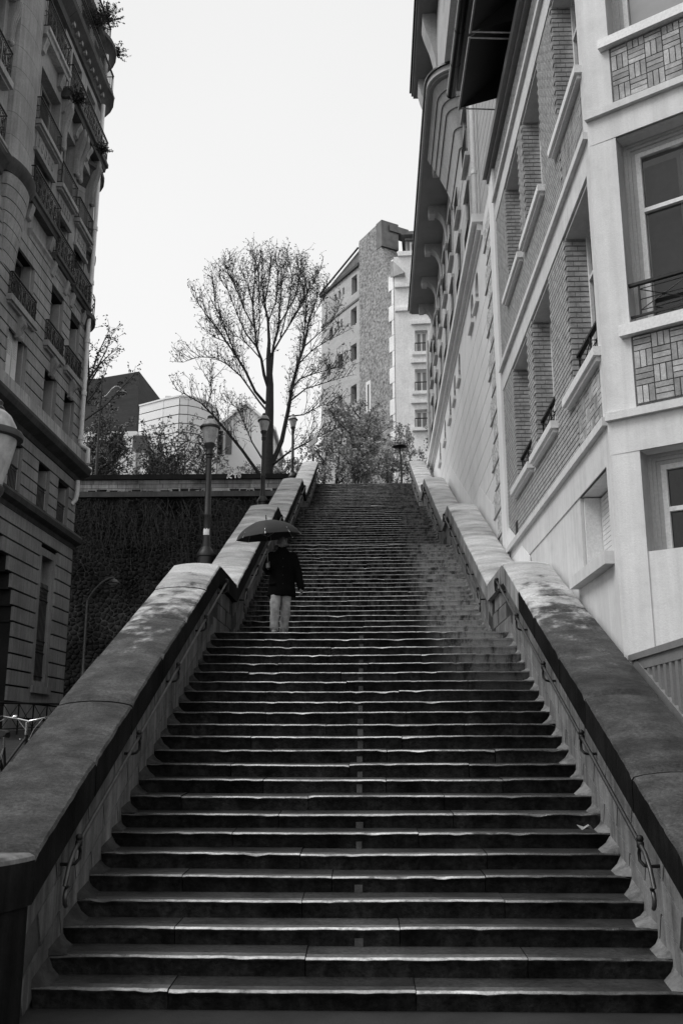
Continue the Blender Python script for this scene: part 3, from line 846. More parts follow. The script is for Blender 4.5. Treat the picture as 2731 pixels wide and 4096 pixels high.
u_ = (Vector((v_.x, v_.y, 0)) - Vector((o_.x, o_.y, 0))).dot(Vector((math.sin(A55), -math.cos(A55), 0)))
mb = MB(); mb.fbox(FC, u_, u_ + 0.6, v_.z, v_.z + 0.05, -2.6, -1.5); mb.build('ceiling_light', M['room_light'], cb)
mb = MB(); mb.fbox(FC, 0.50, 1.95, 2.0, 4.35, -0.25, -0.2); o = mb.build('shutter_panel', M['stucco_paint'], cb)
mb = MB(); mb.tube([FC(0.52, 2.0, -0.185), FC(0.52, 4.3, -0.185)], 0.018, 6)
for z in (2.6, 3.2, 3.85): mb.fbox(FC, 0.46, 0.60, z, z + 0.06, -0.2, -0.15)
mb.build('hinge_rod', M['stucco_paint'], cb)
def xguard(F, u0, u1, z0, z1, d, parent):
    mb = MB()
    mb.fbox(F, u0 - 0.06, u1 + 0.06, z1 - 0.03, z1 + 0.01, d - 0.03, d + 0.03)
    mb.fbox(F, u0 - 0.06, u1 + 0.06, z0, z0 + 0.03, d - 0.015, d + 0.015)
    n = 2
    for k in range(n + 1):
        u = u0 + 0.08 + (u1 - u0 - 0.16) * k / n
        mb.fbox(F, u - 0.012, u + 0.012, z0, z1, d - 0.012, d + 0.012)
    for k in range(n):
        ua = u0 + 0.08 + (u1 - u0 - 0.16) * k / n; ub = u0 + 0.08 + (u1 - u0 - 0.16) * (k + 1) / n
        um, zm = (ua + ub) / 2, (z0 + z1) / 2
        mb.tube([F(ua, z0 + 0.09, d), F(ub, z1 - 0.09, d)], 0.008, 5); mb.tube([F(ua, z1 - 0.09, d), F(ub, z0 + 0.09, d)], 0.008, 5)
        mb.tube([F(ua, zm, d), F(ub, zm, d)], 0.008, 5)
        mb.tube([F(ua, z0 + 0.09, d), F(ub, z0 + 0.09, d)], 0.007, 5); mb.tube([F(ua, z1 - 0.09, d), F(ub, z1 - 0.09, d)], 0.007, 5)
        mb.lathe([(0.0, -0.03), (0.035, 0.0), (0.0, 0.03)], F(um, zm, d), 8)
    return mb.build('guard_rail', M['iron'], parent)
xguard(FC, 0.44, 1.9, 7.58, 8.07, -0.06, cb)
# facade windows
mb = MB(); mb.fbox(FB, 4.30, 6.50, 4.27, 4.44, -0.40, 0.15); mb.build('window_sill', M['stucco_paint'], cb)
window(FB, 4.44, 6.11, 4.46, 5.60, -0.34, cb, 'curtain', 'frame_white', 1)
mb = MB(); mb.fbox(FB, 6.06, 6.11, 4.47, 5.60, -0.32, -0.05); mb.build('shutter_leaf', M['frame_white'], cb)
rs = MB(); rs.fbox(FB, 4.50, 6.05, 4.47, 5.60, -0.315, -0.300); rs = rs.build('roller_shutter', M['fence_grey'], cb)
for k in range(15):
    mb = MB(); mb.fbox(FB, 4.51, 6.04, 4.48 + k * 0.074, 4.545 + k * 0.074, -0.301, -0.290); mb.build('slat', M['stucco_paint'], rs)
for a, b in winY:
    for z0, z1 in (ST1, ST2):
        mb = MB(); mb.fbox(FB, a - 0.16, b + 0.30, z0 - 0.13, z0, -0.40, 0.13); mb.fbox(FB, a - 0.10, b + 0.24, z0 - 0.19, z0 - 0.128, -0.02, 0.085); mb.build('window_sill', M['frame_white'], cb)
        window(FB, a + 0.01, b - 0.01, z0 + 0.01, z1 - 0.01, -0.36, cb, 'glass', 'frame_white', 1, z0 + 1.9, 0.075)
        mb = MB(); mb.fbox(FB, a + 0.005, b - 0.005, z1 - 0.06, z1 - 0.003, -0.42, -0.02); mb.build('soffit', M['stucco_paint'], cb)
    xguard(FB, a + 0.02, b - 0.02, 7.42, 7.92, -0.10, cb)
# bricks: running bond joined into one part, basket-weave panels brick by brick
PAN = [(4.43, 5.92, 6.30, 7.10), (4.43, 5.98, 10.66, 11.60)]
mb = MB(); hB = 0.074; cz = 6.252; row = 0
rb = random.Random(11)
zones = [(6.25, 10.02), (10.61, 14.47), (15.11, 15.98)]
for z0, z1 in zones:
    z = z0; row = 0
    while z + hB <= z1:
        u = 4.43 + (0.12 if row % 2 else 0)
        while u < 13.17:
            u1 = min(u + 0.225, 13.18); um, zm = (u + u1) / 2, z + hB / 2
            inhole = [h for h in brick_h if h[0] - 0.004 < um < h[1] + 0.004 and h[2] - 0.19 < zm < h[3]]
            inp = [h for h in PAN if h[0] < um < h[1] and h[2] < zm < h[3]]
            if not inhole and not inp:
                a_, b_ = u, u1
                for h in brick_h:
                    if h[2] - 0.19 < zm < h[3]:
                        if a_ < h[1] < b_: a_ = h[1]
                        if a_ < h[0] < b_: b_ = h[0]
                if b_ - a_ > 0.03:
                    mb.fbox(FB, a_ + 0.005, b_ - 0.005, z + 0.005, z + hB - 0.003, -0.03, 0.002)
            u += 0.235
        for h in brick_h:                     # bricks of the far reveals
            if h[2] < z and z + hB < h[3]:
                cut = 0.20 if row % 2 else 0.12
                mb.fbox(FB, h[1] - 0.006, h[1] + 0.02, z + 0.005, z + hB - 0.003, -cut + 0.005, 0.0 - 0.012)
                mb.fbox(FB, h[1] - 0.006, h[1] + 0.02, z + 0.005, z + hB - 0.003, -0.345, -cut - 0.005)
        z += hB + 0.016; row += 1
tag(mb.build('brickwork', M['brick'], bw_), kind='stuff')
def weave(F, u0, u1, z0, z1, parent, single=True):
    mj = MB(); unit = 0.245; row = 0; z = z0
    mb = MB(); mb.fbox(F, u0 - 0.02, u1 + 0.02, z0 - 0.02, z1 + 0.02, -0.03, -0.0125 if F is FB else 0.004); back = mb.build('weave_panel', M['mortar'], parent)
    d0, d1 = (-0.02, 0.004) if F is FB else (-0.005, 0.032)
    while z < z1 - 0.05:
        u = u0; c = 0
        while u < u1 - 0.05:
            ue, ze = min(u + unit, u1), min(z + unit, z1)
            for k in range(3):
                if (row + c) % 2:
                    a, b, p, q = u, ue, z + unit * k / 3, z + unit * (k + 1) / 3
                else:
                    a, b, p, q = u + unit * k / 3, u + unit * (k + 1) / 3, z, ze
                b = min(b, u1); q = min(q, z1)
                if b - a < 0.03 or q - p < 0.03: continue
                m1 = MB() if single else mj
                m1.fbox(F, a + 0.007, b - 0.007, p + 0.007, q - 0.007, d0, d1 + rb.uniform(-0.002, 0.002))
                if single: m1.build('brick', M['brick_pale'], back, base=F((a + b) / 2, p, 0))
            u += unit; c += 1
        z += unit; row += 1
    if not single: tag(mj.build('brickwork', M['brick_pale'], back), kind='stuff')
weave(FC, 0.41, 1.75, 6.33, 7.27, cb); weave(FC, 0.41, 1.75, 10.90, 11.77, cb)
weave(FB, *PAN[0], cb); weave(FB, *PAN[1], cb, False)
mb = MB()
for k in range(5): mb.fbox(FB, 11.95 + k * 0.05, 11.975 + k * 0.05, 6.28, 6.62, 0.0, 0.02)
mb.build('vent_grille', M['stone_dark'], cb)
# roof cornice, attic set back, awnings, gutter
mb = MB(); mb.fbox(FB, 4.0, 13.9, 15.98, 16.10, -0.3, 0.10); mb.fbox(FB, 4.0, 13.9, 16.10, 16.34, -0.3, 0.20); mb.build('roof_cornice', M['fence_grey'], cb)
mb = MB(); mb.box(XF + 0.25, XF + 5, 4.6, 13.6, 16.2, 18.2); mb.build('attic_wall', M['eave'], cb)
mb = MB(); mb.box(2.44, XF + 5, 3.2, 13.3, 18.30, 18.42); mb.build('eave_board', M['eave'], cb)
mb = MB(); gp = [(2.36, y, 18.25) for y in (2.5, 5, 8, 11, 13.32)]; mb.tube(gp, 0.125, 14)
for y in [3 + 1.15 * k for k in range(10)]:
    mb.tube([(2.36, y - 0.012, 18.25), (2.36, y + 0.012, 18.25)], 0.133, 14)
mb.build('gutter', M['gutter'], cb, smooth=50)
def awning(y0, y1):
    mb = MB()
    mb.hexa([(2.42, y0, 16.86), (2.42, y1, 16.86), (XF + 0.22, y1, 17.95), (XF + 0.22, y0, 17.95), (2.42, y0, 16.88), (2.42, y1, 16.88), (XF + 0.22, y1, 17.97), (XF + 0.22, y0, 17.97)])
    mb.poly([(2.42, y1, 16.87), (XF + 0.22, y1, 17.96), (XF + 0.22, y1, 17.2)])
    a = mb.build('awning', M['awning'], cb)
    mb = MB(); mb.tube([(2.40, y0 - 0.02, 16.86), (2.40, y1 + 0.04, 16.86)], 0.025, 6)
    for y in (y0, y1): mb.tube([(2.40, y, 16.86), (XF + 0.2, y, 16.80)], 0.018, 6)
    mb.build('awning_frame', M['galva'], a)
awning(9.68, 12.05); awning(6.9, 9.5)
mb = MB(); mb.box(XF + 0.2, XF + 0.24, 9.0, 12.9, 16.4, 18.2); mb.build('attic_window', M['glass'], cb)

# ================================================================== grey slatted fence filling the angle by the corner
fe = thing('slatted_fence', (3.42, 4.1, 2.9), 'grey metal fence with vertical slats by the white corner pier', 'fence')
mb = MB(); mb.box(3.36, 3.48, 0.6, 4.10, 2.985, 3.06); mb.box(3.39, 3.45, 0.6, 4.02, 2.86, 2.985); mb.build('top_rail', M['fence_grey'], fe)
zb = lambda y: 2.80 + (y - 3.43) * 0.452
mb = MB()
mb.hexa([(3.38, 0.6, zb(0.6) - 0.14), (3.46, 0.6, zb(0.6) - 0.14), (3.46, 3.95, zb(3.95) - 0.14), (3.38, 3.95, zb(3.95) - 0.14), (3.38, 0.6, zb(0.6)), (3.46, 0.6, zb(0.6)), (3.46, 3.95, zb(3.95)), (3.38, 3.95, zb(3.95))])
mb.build('sloping_rail', M['fence_grey'], fe)
for k in range(13):
    y = 3.62 - 0.21 * k
    mb = MB(); mb.box(3.395, 3.445, y - 0.045, y + 0.045, zb(y) - 0.05, 2.87); mb.build('slat', M['fence_grey'], fe)

# ================================================================== right: long white retaining front
US = Vector((0.0097, 1, 0)).normalized()
FS = frame((XF + 0.0, 13.2), (US.x, US.y), (-US.y, US.x))     # u measured from y = 13.2
sw = thing('stucco_wall', (XF, 27, 0), 'long white stucco wall with small arched windows above the right parapet', 'wall')
swin = [17.30, 18.70, 23.30, 25.35, 27.50, 30.45, 33.60]
sh = [(y - 13.2, y - 13.2 + 0.85, 14.47, 15.45) for y in swin]
mb = MB(); wall_holes(mb, FS, 0.0, 27.0, 0.0, 16.0, sh, -0.35, -0.012); core = mb.build('wall_core', M['stucco_groove'], sw)
mb = MB(); mb.box(XF + 0.6, XF + 6, 13.95, 40.4, 0, 15.95); mb.build('backing', M['stone_dark'], sw)
zs_ = [3.0, 4.6, 5.4, 6.1, 6.75, 7.35, 8.0, 8.6, 9.25, 9.85, 10.5, 11.1, 11.75, 12.35, 13.0, 13.7]
for i, (z0, z1) in enumerate(zip(zs_, zs_[1:])):
    mb = MB(); mb.fbox(FS, 0.75, 27.0, z0 + 0.013, z1 - 0.013, -0.02, 0.0); mb.build('stucco_course', M['stucco'], core, base=FS(0.75, z0))
mb = MB(); wall_holes(mb, FS, 0.75, 27.0, 13.706, 16.0, sh, -0.30, 0.0); mb.build('stucco_course', M['stucco'], core)
for a, b, z0, z1 in sh:
    mb = MB()
    mb.quad(FS(a, z0, -0.28), FS(b, z0, -0.28), FS(b, z1, -0.28), FS(a, z1, -0.28)); w = mb.build('window', M['curtain'], sw)
    mb = MB(); n = 8; r = (b - a) / 2; um = (a + b) / 2
    for s in (-1, 1):                         # spandrels make the head round
        for k in range(n):
            t0, t1 = math.pi / 2 * k / n, math.pi / 2 * (k + 1) / n
            p = [(um + s * r * math.cos(t0), z1 - r + r * math.sin(t0)), (um + s * r * math.cos(t1), z1 - r + r * math.sin(t1))]
            mb.hexa([FS(p[0][0], p[0][1], -0.28), FS(p[1][0], p[1][1], -0.28), FS(p[1][0], z1 + 0.001, -0.28), FS(p[0][0], z1 + 0.001, -0.28),
                     FS(p[0][0], p[0][1], -0.002), FS(p[1][0], p[1][1], -0.002), FS(p[1][0], z1 + 0.001, -0.002), FS(p[0][0], z1 + 0.001, -0.002)])
    mb.build('arch_head', M['stucco'], w)
    mb = MB(); mb.fbox(FS, a - 0.06, b + 0.10, z0 - 0.13, z0, -0.3, 0.10); mb.build('sill', M['frame_white'], w)
mb = MB(); mb.fbox(FS, 0.0, 0.78, 0, 16.0, -0.05, 0.055); mb.build('pilaster', M['stucco'], sw)
mb = MB(); mb.fbox(FS, 2.6, 26.6, 15.62, 15.78, -0.02, 0.05); mb.fbox(FS, 2.6, 26.6, 15.78, 15.98, -0.02, 0.16); mb.fbox(FS, 2.5, 26.7, 15.98, 16.22, -0.4, 0.30); mb.build('cornice', M['stucco'], sw)
z = 5.6; k = 0
while z < 15.2:                              # roughcast quoins with deep joints
    L = 1.5 if k % 2 else 1.0
    mb = MB(); mb.fbox(FS, 0.80, 0.80 + L, z + 0.03, z + 0.60, -0.01, 0.022); mb.build('quoin', M['roughcast'], sw, base=FS(0.8, z))
    mb = MB(); mb.fbox(FS, 0.70, 0.80 + L + 0.06, z - 0.018, z + 0.018, -0.005, 0.045); mb.build('quoin_joint', M['quoin_bar'], sw)
    z += 0.622; k += 1
mb = MB()                                    # plinth stepping up along the coping
pl = [(y, z) for y, z in ZIG if y > 7]
poly = [(y - 13.2, z + 0.55) for y, z in ZIG[2:7]]
low = [(u, z - 0.9) for u, z in poly]
for (u0, z0), (u1, z1), (p0, q0), (p1, q1) in zip(poly, poly[1:], low, low[1:]):
    mb.hexa([FS(u0, q0, -0.01), FS(u1, q1, -0.01), FS(u1, q1, 0.022), FS(u0, q0, 0.022), FS(u0, z0, -0.01), FS(u1, z1, -0.01), FS(u1, z1, 0.003), FS(u0, z0, 0.003)])
mb.build('plinth', M['stucco'], sw)

# ================================================================== right: apartment house above the white wall
FA = frame((3.60, 14.0), (US.x, US.y), (-US.y, US.x))
ap = thing('apartment_house', (3.6, 29, 16.2), 'pale rusticated apartment house with deep bracketed eaves above the white wall', 'building')
mb = MB(); mb.fbox(FA, -0.1, 30.5, 15.9, 25.1, -6, -0.04); body = mb.build('wall', M['rust_groove'], ap)
zc = 16.25; i = 0
while zc < 24.9:
    mb = MB(); mb.fbox(FA, 0.0 if i % 2 else 0.05, 30.4, zc + 0.02, zc + 0.50, -0.06, 0.0); mb.build('stone_course', M['rust_stone'], body, base=FA(0, zc))
    zc += 0.52; i += 1
for yc in (21.0, 24.4, 27.8, 31.2, 34.6, 38.0, 41.4):
    u = yc - 14
    for z0, z1 in ((17.9, 20.2), (21.3, 23.4)):
        mb = MB(); mb.fbox(FA, u - 0.75, u + 0.75, z0 - 0.14, z0, -0.02, 0.17); mb.fbox(FA, u - 0.75, u + 0.75, z1, z1 + 0.16, -0.02, 0.13); mb.fbox(FA, u - 0.75, u - 0.6, z0, z1, -0.02, 0.05); mb.fbox(FA, u + 0.6, u + 0.75, z0, z1, -0.02, 0.05)
        o = mb.build('window', M['rust_stone'], ap)
        mb = MB(); mb.quad(FA(u - 0.6, z0, 0.006), FA(u + 0.6, z0, 0.006), FA(u + 0.6, z1, 0.006), FA(u - 0.6, z1, 0.006)); mb.build('pane', M['glass'], o)
        mb = MB(); mb.fbox(FA, u - 0.6, u + 0.6, z0 + 0.85, z0 + 0.90, 0.11, 0.14)
        for k in range(9): mb.fbox(FA, u - 0.6 + 0.15 * k - 0.008, u - 0.6 + 0.15 * k + 0.008, z0, z0 + 0.87, 0.115, 0.135)
        mb.build('guard_rail', M['iron'], o)
# main eave slab (rounded at its near end), gutter lip, brackets
def round_slab(z0, z1, out, u0, u1, rad, mt, name, parent):
    mb = MB(); pts = [(u1, -0.5), (u1, out)]
    for k in range(9):
        t_ = math.pi / 2 * k / 8
        pts.append((u0 + rad - rad * math.sin(t_), out - rad * (1 - math.cos(t_))))
    pts.append((u0, -0.5))
    mb.loft([[FA(u, z0, d) for u, d in pts], [FA(u, z1, d) for u, d in pts]]); return mb.build(name, M[mt], parent, smooth=40)
EZ = 25.0
round_slab(EZ, EZ + 0.10, 1.18, 7.0, 26.6, 1.1, 'eave', 'eave_soffit', ap)
round_slab(EZ + 0.10, EZ + 0.30, 1.28, 6.9, 26.7, 1.2, 'rust_stone', 'eave_cornice', ap)
round_slab(EZ + 0.30, EZ + 0.37, 1.36, 6.82, 26.8, 1.28, 'gutter', 'eave_gutter', ap)
def bracket(u, zt, out, drop, w, parent):
    prof = [(0, -drop), (0.05, -drop), (0.07, -drop * 0.85), (0.10, -drop * 0.6), (0.17, -drop * 0.40), (0.30, -drop * 0.25), (0.48, -drop * 0.17), (0.60, -drop * 0.15)]
    prof = [(d * out / 0.9, z) for d, z in prof]
    prof += [(out * 0.62, -0.40), (out * 0.92, -0.40), (out * 0.95, -0.16), (out * 0.95, 0), (0, 0)]
    mb = MB()
    mb.loft([[FA(u - w / 2, zt + z, d) for d, z in prof], [FA(u + w / 2, zt + z, d) for d, z in prof]])
    mb.fbox(FA, u - w / 2 - 0.05, u + w / 2 + 0.05, zt - drop - 0.12, zt - drop, -0.02, 0.12)
    mb.build('eave_bracket', M['rust_stone'], parent)
for yc in (26.6, 29.9, 33.2, 36.5, 39.6): bracket(yc - 14, EZ, 0.85, 1.75, 0.55, ap)
mb = MB(); rings = []                        # rounded corbel under the near end of the eave
for k in range(11):
    f = k / 10; out = 1.02 * (1 - math.cos(f * math.pi / 2)) + 0.02; z = 21.7 + f * 3.28
    u0 = 7.15 + (1 - f) * 1.3; u1 = 11.6 + f * 0.6; rad = min(out, 0.95)
    ring = [(u1, -0.05), (u1, out)]
    for q in range(7):
        t_ = math.pi / 2 * q / 6
        ring.append((u0 + rad - rad * math.sin(t_), out - rad * (1 - math.cos(t_))))
    ring.append((u0, -0.05))
    rings.append([FA(u, z, d) for u, d in ring])
mb.loft(rings)
co = mb.build('corbel', M['rust_stone'], ap, smooth=50)
for k in (3, 5, 7, 8, 9):
    mb = MB(); r_ = [Vector(p) for p in rings[k]]
    mb.tube([p + Vector((-0.012, 0, 0)) for p in r_[1:-1]], 0.022, 5); mb.build('joint', M['rust_groove'], co)
# upper storey and its own eave
mb = MB(); mb.fbox(FA, -1, 14.4, EZ + 0.37, 29.6, -6, 0.70); up_ = mb.build('upper_wall', M['rust_stone'], ap)
mb = MB(); mb.fbox(FA, -6, 14.9, 29.9, 30.05, -4, 1.42); mb.fbox(FA, -6, 14.95, 30.05, 30.25, -4, 1.50); mb.build('upper_eave', M['eave'], ap)
mb = MB(); mb.fbox(FA, -6, 15.0, 30.25, 30.33, 1.2, 1.58); mb.build('upper_gutter', M['gutter'], ap)
for u in (2.2, 6.2, 10.2, 14.0):
    prof = [(0.70, 27.0), (0.74, 27.2), (0.80, 27.9), (0.95, 28.6), (1.15, 29.2), (1.25, 29.6), (1.25, 29.92), (0.70, 29.92)]
    mb = MB(); mb.loft([[FA(u - 0.4, z, d) for d, z in prof], [FA(u + 0.4, z, d) for d, z in prof]]); mb.build('eave_bracket', M['rust_stone'], ap)
mb = MB(); mb.fbox(FA, 14.4, 30.4, 25.3, 27.5, -6, -0.6); mb.build('roof_storey', M['zinc'], ap)
# white downpipes
mb = MB(); x0 = FA(4.0, 0, 0.16)
mb.tube([(x0.x + 0.22, x0.y + 0.05, 16.75), (x0.x + 0.10, x0.y + 0.02, 16.82), (x0.x, x0.y, 17.0), (x0.x, x0.y, 25.0)], 0.075, 10)
for z in (17.1, 19.0, 21.9): mb.lathe([(0.075, -0.07), (0.095, -0.06), (0.095, 0.06), (0.075, 0.07)], (x0.x, x0.y, z), 10)
mb.build('downpipe', M['pipe'], ap, smooth=50)
mb = MB(); x0 = FA(30.0, 0, 0.12)
mb.tube([(x0.x, x0.y, 15.9), (x0.x, x0.y, 24.9)], 0.08, 8)
for z in (17.5, 20.5): mb.lathe([(0.08, -0.07), (0.1, -0.06), (0.1, 0.06), (0.08, 0.07)], (x0.x, x0.y, z), 10)
mb.build('downpipe', M['rust_stone'], ap, smooth=50)
# ================================================================== left: tall stone apartment house
XL = -11.0
FL_ = frame((XL, 0), (0, 1), (1, 0))                          # u = world y, d towards the stairs
YE = 26.72
lb = thing('stone_house', (XL - 3, 20, 1.8), 'tall dark limestone apartment house with iron balconies on the left', 'building')
WA = [(19.0, 20.65, 12.85, 14.68), (22.40, 23.69, 12.85, 14.58), (24.60, 25.79, 12.85, 14.53)]
WB = [(19.0, 20.75, 15.50, 17.50), (22.46, 23.78, 15.45, 17.60), (24.66, 25.84, 15.45, 17.55)]
WM = [(19.9, 21.0, 9.75, 11.20), (22.53, 23.70, 9.75, 11.20), (24.63, 25.86, 9.70, 11.15)]
WC = [(20.02, 21.82, 19.70, 21.60), (22.66, 23.94, 18.70, 20.80), (24.61, 26.01, 18.65, 20.75)]
WD = [(20.02, 22.05, 22.50, 24.75), (22.66, 23.94, 21.75, 24.30), (24.61, 26.01, 21.60, 24.30)]
WE = [(20.10, 22.00, 25.95, 28.00), (22.9, 24.10, 25.50, 27.70), (24.8, 26.00, 25.50, 27.70)]
WL2 = [(15.0, 16.7, 19.6, 21.5), (15.0, 16.7, 22.2, 24.5), (15.0, 16.7, 25.4, 27.5)]
WF = [(21.0, 22.0, 29.0, 30.3), (23.6, 24.6, 29.0, 30.3), (25.3, 26.2, 29.0, 30.3)]
allw = WA + WB + WM + WC + WD + WE + WL2 + WF
mb = MB(); wall_holes(mb, FL_, 11.0, YE, 18.15, 31.0, [h for h in allw if h[2] > 18], -0.42, 0.0); body = mb.build('wall', M['stone'], lb)
mb = MB(); wall_holes(mb, FL_, 11.0, YE, 9.0, 18.15, [h for h in allw if h[2] < 18], -0.42, 0.0); mb.build('lower_wall', M['stone_joint'], lb)
for a, b, c, d in WA + WB + WM:
    mb = MB(); mb.fbox(FL_, b - 0.003, b + 0.02, c, d, -0.40, 0.055); mb.build('window_jamb', M['stone'], lb)
mb = MB(); mb.box(XL - 12, XL - 0.44, 11, YE - 0.02, 1.0, 31.0); mb.build('inner_wall', M['stone_dark'], lb)
mb = MB(); mb.quad((XL - 0.42, YE, 1), (XL, YE, 1), (XL, YE, 31), (XL - 0.42, YE, 31)); mb.quad((XL - 12, YE, 1), (XL - 0.42, YE, 1), (XL - 0.42, YE, 31), (XL - 12, YE, 31)); mb.build('side_wall', M['stone'], lb)
# rusticated base with a big carriage arch and one tall grilled window
ARC, ASP, ARR = 18.35, 5.3, 2.95
def courses(z0, z1, h, holes, u0, u1, parent, arch=False, proud=0.05, mt='stone', gap=0.035):
    z = z0; i = 0
    while z < z1 - 0.1:
        ze = min(z + h, z1); zm = (z + ze) / 2
        cuts = []
        for a, b, c, d in holes:
            if c < zm < d: cuts.append((a, b))
        if arch:
            if zm < ASP: cuts.append((ARC - ARR, ARC + ARR))
            elif zm < ASP + ARR:
                w = math.sqrt(max(0, ARR ** 2 - (zm - ASP) ** 2)); cuts.append((ARC - w, ARC + w))
        cuts.sort(); a = u0; segs = []
        for c, d in cuts:
            if c > a + 0.08: segs.append((a, min(c, u1)))
            a = max(a, d)
        if a < u1 - 0.08: segs.append((a, u1))
        for a, b in segs:
            if arch:
                mb = MB(); mb.fbox(FL_, a, b, z, ze, -0.42, 0.0); mb.build('stone_joint', M['stone_joint'], parent)
            mb = MB(); mb.fbox(FL_, a + (0.004 if a > u0 else 0), b, z + gap, ze, -0.02, proud); mb.build('stone_course', M[mt], parent, base=FL_(a, z))
        z = ze; i += 1
TW = [(23.35, 25.05, 3.75, 8.45)]
courses(1.2, 9.0, 0.49, TW, 11.0, YE + 0.04, body, True, 0.075, 'stone', 0.06)
mb = MB(); wall_holes(mb, FL_, 23.35, 25.05, 3.75, 8.45, [(23.62, 24.78, 3.95, 8.2)], -0.40, 0.03); mb.build('window_surround', M['stone'], lb)
o = window(FL_, 23.63, 24.77, 3.95, 8.18, -0.36, lb, 'glass', 'shutter', 1, 6.8)
mb = MB()
for k in range(9): mb.tube([FL_(23.66 + 0.13 * k, 4.0, -0.08), FL_(23.66 + 0.13 * k, 7.3, -0.08)], 0.014, 5)
for z in (4.1, 4.9, 5.3, 6.7, 7.1): mb.fbox(FL_, 23.62, 24.78, z, z + 0.04, -0.1, -0.06)
for k in range(8):
    c = FL_(23.725 + 0.13 * k, 6.9, -0.08)
    mb.tube([c + Vector((0, 0.055 * math.cos(q * 0.79), 0.09 * math.sin(q * 0.79))) for q in range(9)], 0.010, 4)
    c = FL_(23.725 + 0.13 * k, 5.1, -0.08)
    mb.tube([c + Vector((0, 0.055 * math.cos(q * 0.79), 0.09 * math.sin(q * 0.79))) for q in range(9)], 0.010, 4)
mb.build('grille', M['iron'], o)
mb = MB(); mb.fbox(FL_, 23.3, 25.1, 3.55, 3.78, -0.3, 0.16); mb.build('window_sill', M['stone'], lb)
mb = MB(); mb.fbox(FL_, ARC - ARR, ARC + ARR, 1.2, 8.3, -0.46, -0.40); mb.build('carriage_door', M['stone_dark'], lb)
# mouldings
def mould(prof, u0, u1, mt, name='cornice', parent=None):
    mb = MB()
    mb.loft([[FL_(u0, z, d) for d, z in prof], [FL_(u1, z, d) for d, z in prof]]); return mb.build(name, M[mt], parent or lb)
mould([(-0.05, 8.98), (0.10, 9.0), (0.12, 9.15), (0.30, 9.25), (0.34, 9.42), (0.30, 9.52), (-0.05, 9.56)], 11, YE + 0.28, 'stone_dark')
mould([(-0.05, 11.62), (0.08, 11.64), (0.12, 11.80), (0.42, 11.95), (0.50, 12.12), (0.50, 12.22), (-0.05, 12.22)], 11, YE + 0.35, 'stone_dark')
mould([(-0.05, 12.22), (0.34, 12.223), (0.30, 12.80), (0.24, 12.86), (-0.05, 12.86)], 11, YE + 0.2, 'stone_light', 'balcony_band')
courses(9.56, 11.60, 0.41, WM, 11.0, YE + 0.03, body, False, 0.06, 'stone', 0.055)
courses(12.88, 18.15, 0.405, WA + WB, 11.0, YE + 0.03, body, False, 0.06, 'stone', 0.055)
mould([(-0.02, 18.15), (0.08, 18.17), (0.09, 18.30), (0.16, 18.40), (0.16, 18.5), (-0.02, 18.52)], 20.0, YE + 0.15, 'stone')
# windows with folding shutters standing in the far reveal
for wi, (a, b, c, d) in enumerate(allw):
    o = window(FL_, a + 0.01, b - 0.01, c + 0.01, d - 0.01, -0.36, lb, 'glass', 'frame_grey', 1, None, 0.05)
    if (a, b, c, d) in WB + WC + WA + WM:
        first = (a, b, c, d) == WA[0]
        mb = MB(); mb.fbox(FL_, b - 0.09, b - 0.02, c + 0.03, d - 0.06, -0.34, -0.05)
        n = int((d - c) / 0.06)
        for k in range(n): mb.fbox(FL_, b - 0.098, b - 0.09, c + 0.06 + k * 0.058, c + 0.09 + k * 0.058, -0.32, -0.07)
        mb.build('shutter', M['shutter'], o)
        if first:
            for q in range(2):
                mb = MB(); u = 19.35 + q * 0.42
                mb.fbox(FL_, u, u + 0.40, 12.9, 14.6, -0.14 + 0.02 * q, -0.10 + 0.02 * q)
                for k in range(9): mb.fbox(FL_, u + 0.06, u + 0.34, 13.85 + k * 0.075, 13.895 + k * 0.075, -0.10 + 0.02 * q, -0.085 + 0.02 * q)
                mb.build('shutter', M['shutter_white'], o)
# sills, keystone scrolls
def sill(u0, u1, z, out=0.38, th=0.2):
    mb = MB(); mb.fbox(FL_, u0, u1, z - th, z, -0.03, out); mb.fbox(FL_, u0 + 0.06, u1 - 0.06, z - th - 0.08, z - th + 0.003, -0.03, out * 0.7); mb.build('window_sill', M['stone'], lb)
for (u0, u1, z) in ((18.6, 20.95, 15.46), (22.0, 23.9, 15.42), (24.2, 26.05, 15.40)): sill(u0, u1, z, 0.24)
def scroll(u, z0, z1, w=0.34, out=0.34):
    mb = MB(); h = z1 - z0
    prof = [(0, z0), (0.10, z0), (0.15, z0 + 0.10 * h), (0.12, z0 + 0.25 * h), (0.15, z0 + 0.45 * h), (0.26, z0 + 0.65 * h), (out, z0 + 0.85 * h), (out, z1), (0, z1)]
    mb.loft([[FL_(u - w / 2, z, d) for d, z in prof], [FL_(u + w / 2, z, d) for d, z in prof]])
    for k in range(3):
        uu = u - w / 2 + w * (k + 0.5) / 3
        mb.tube([FL_(uu, z, d + 0.01) for d, z in prof[1:7]], 0.03, 5)
    mb.ball(FL_(u, z0 + 0.02, 0.12), 0.10, 6)
    mb.build('keystone_scroll', M['stone'], lb, smooth=40)
for u in (19.8, 23.05, 25.2): scroll(u, 14.45, 15.20, 0.34, 0.20)
for u in (24.05, 24.45, 26.15, 22.4): scroll(u, 23.1, 25.05, 0.28, 0.34)
scroll(17.1, 23.2, 25.0, 0.3, 0.3)
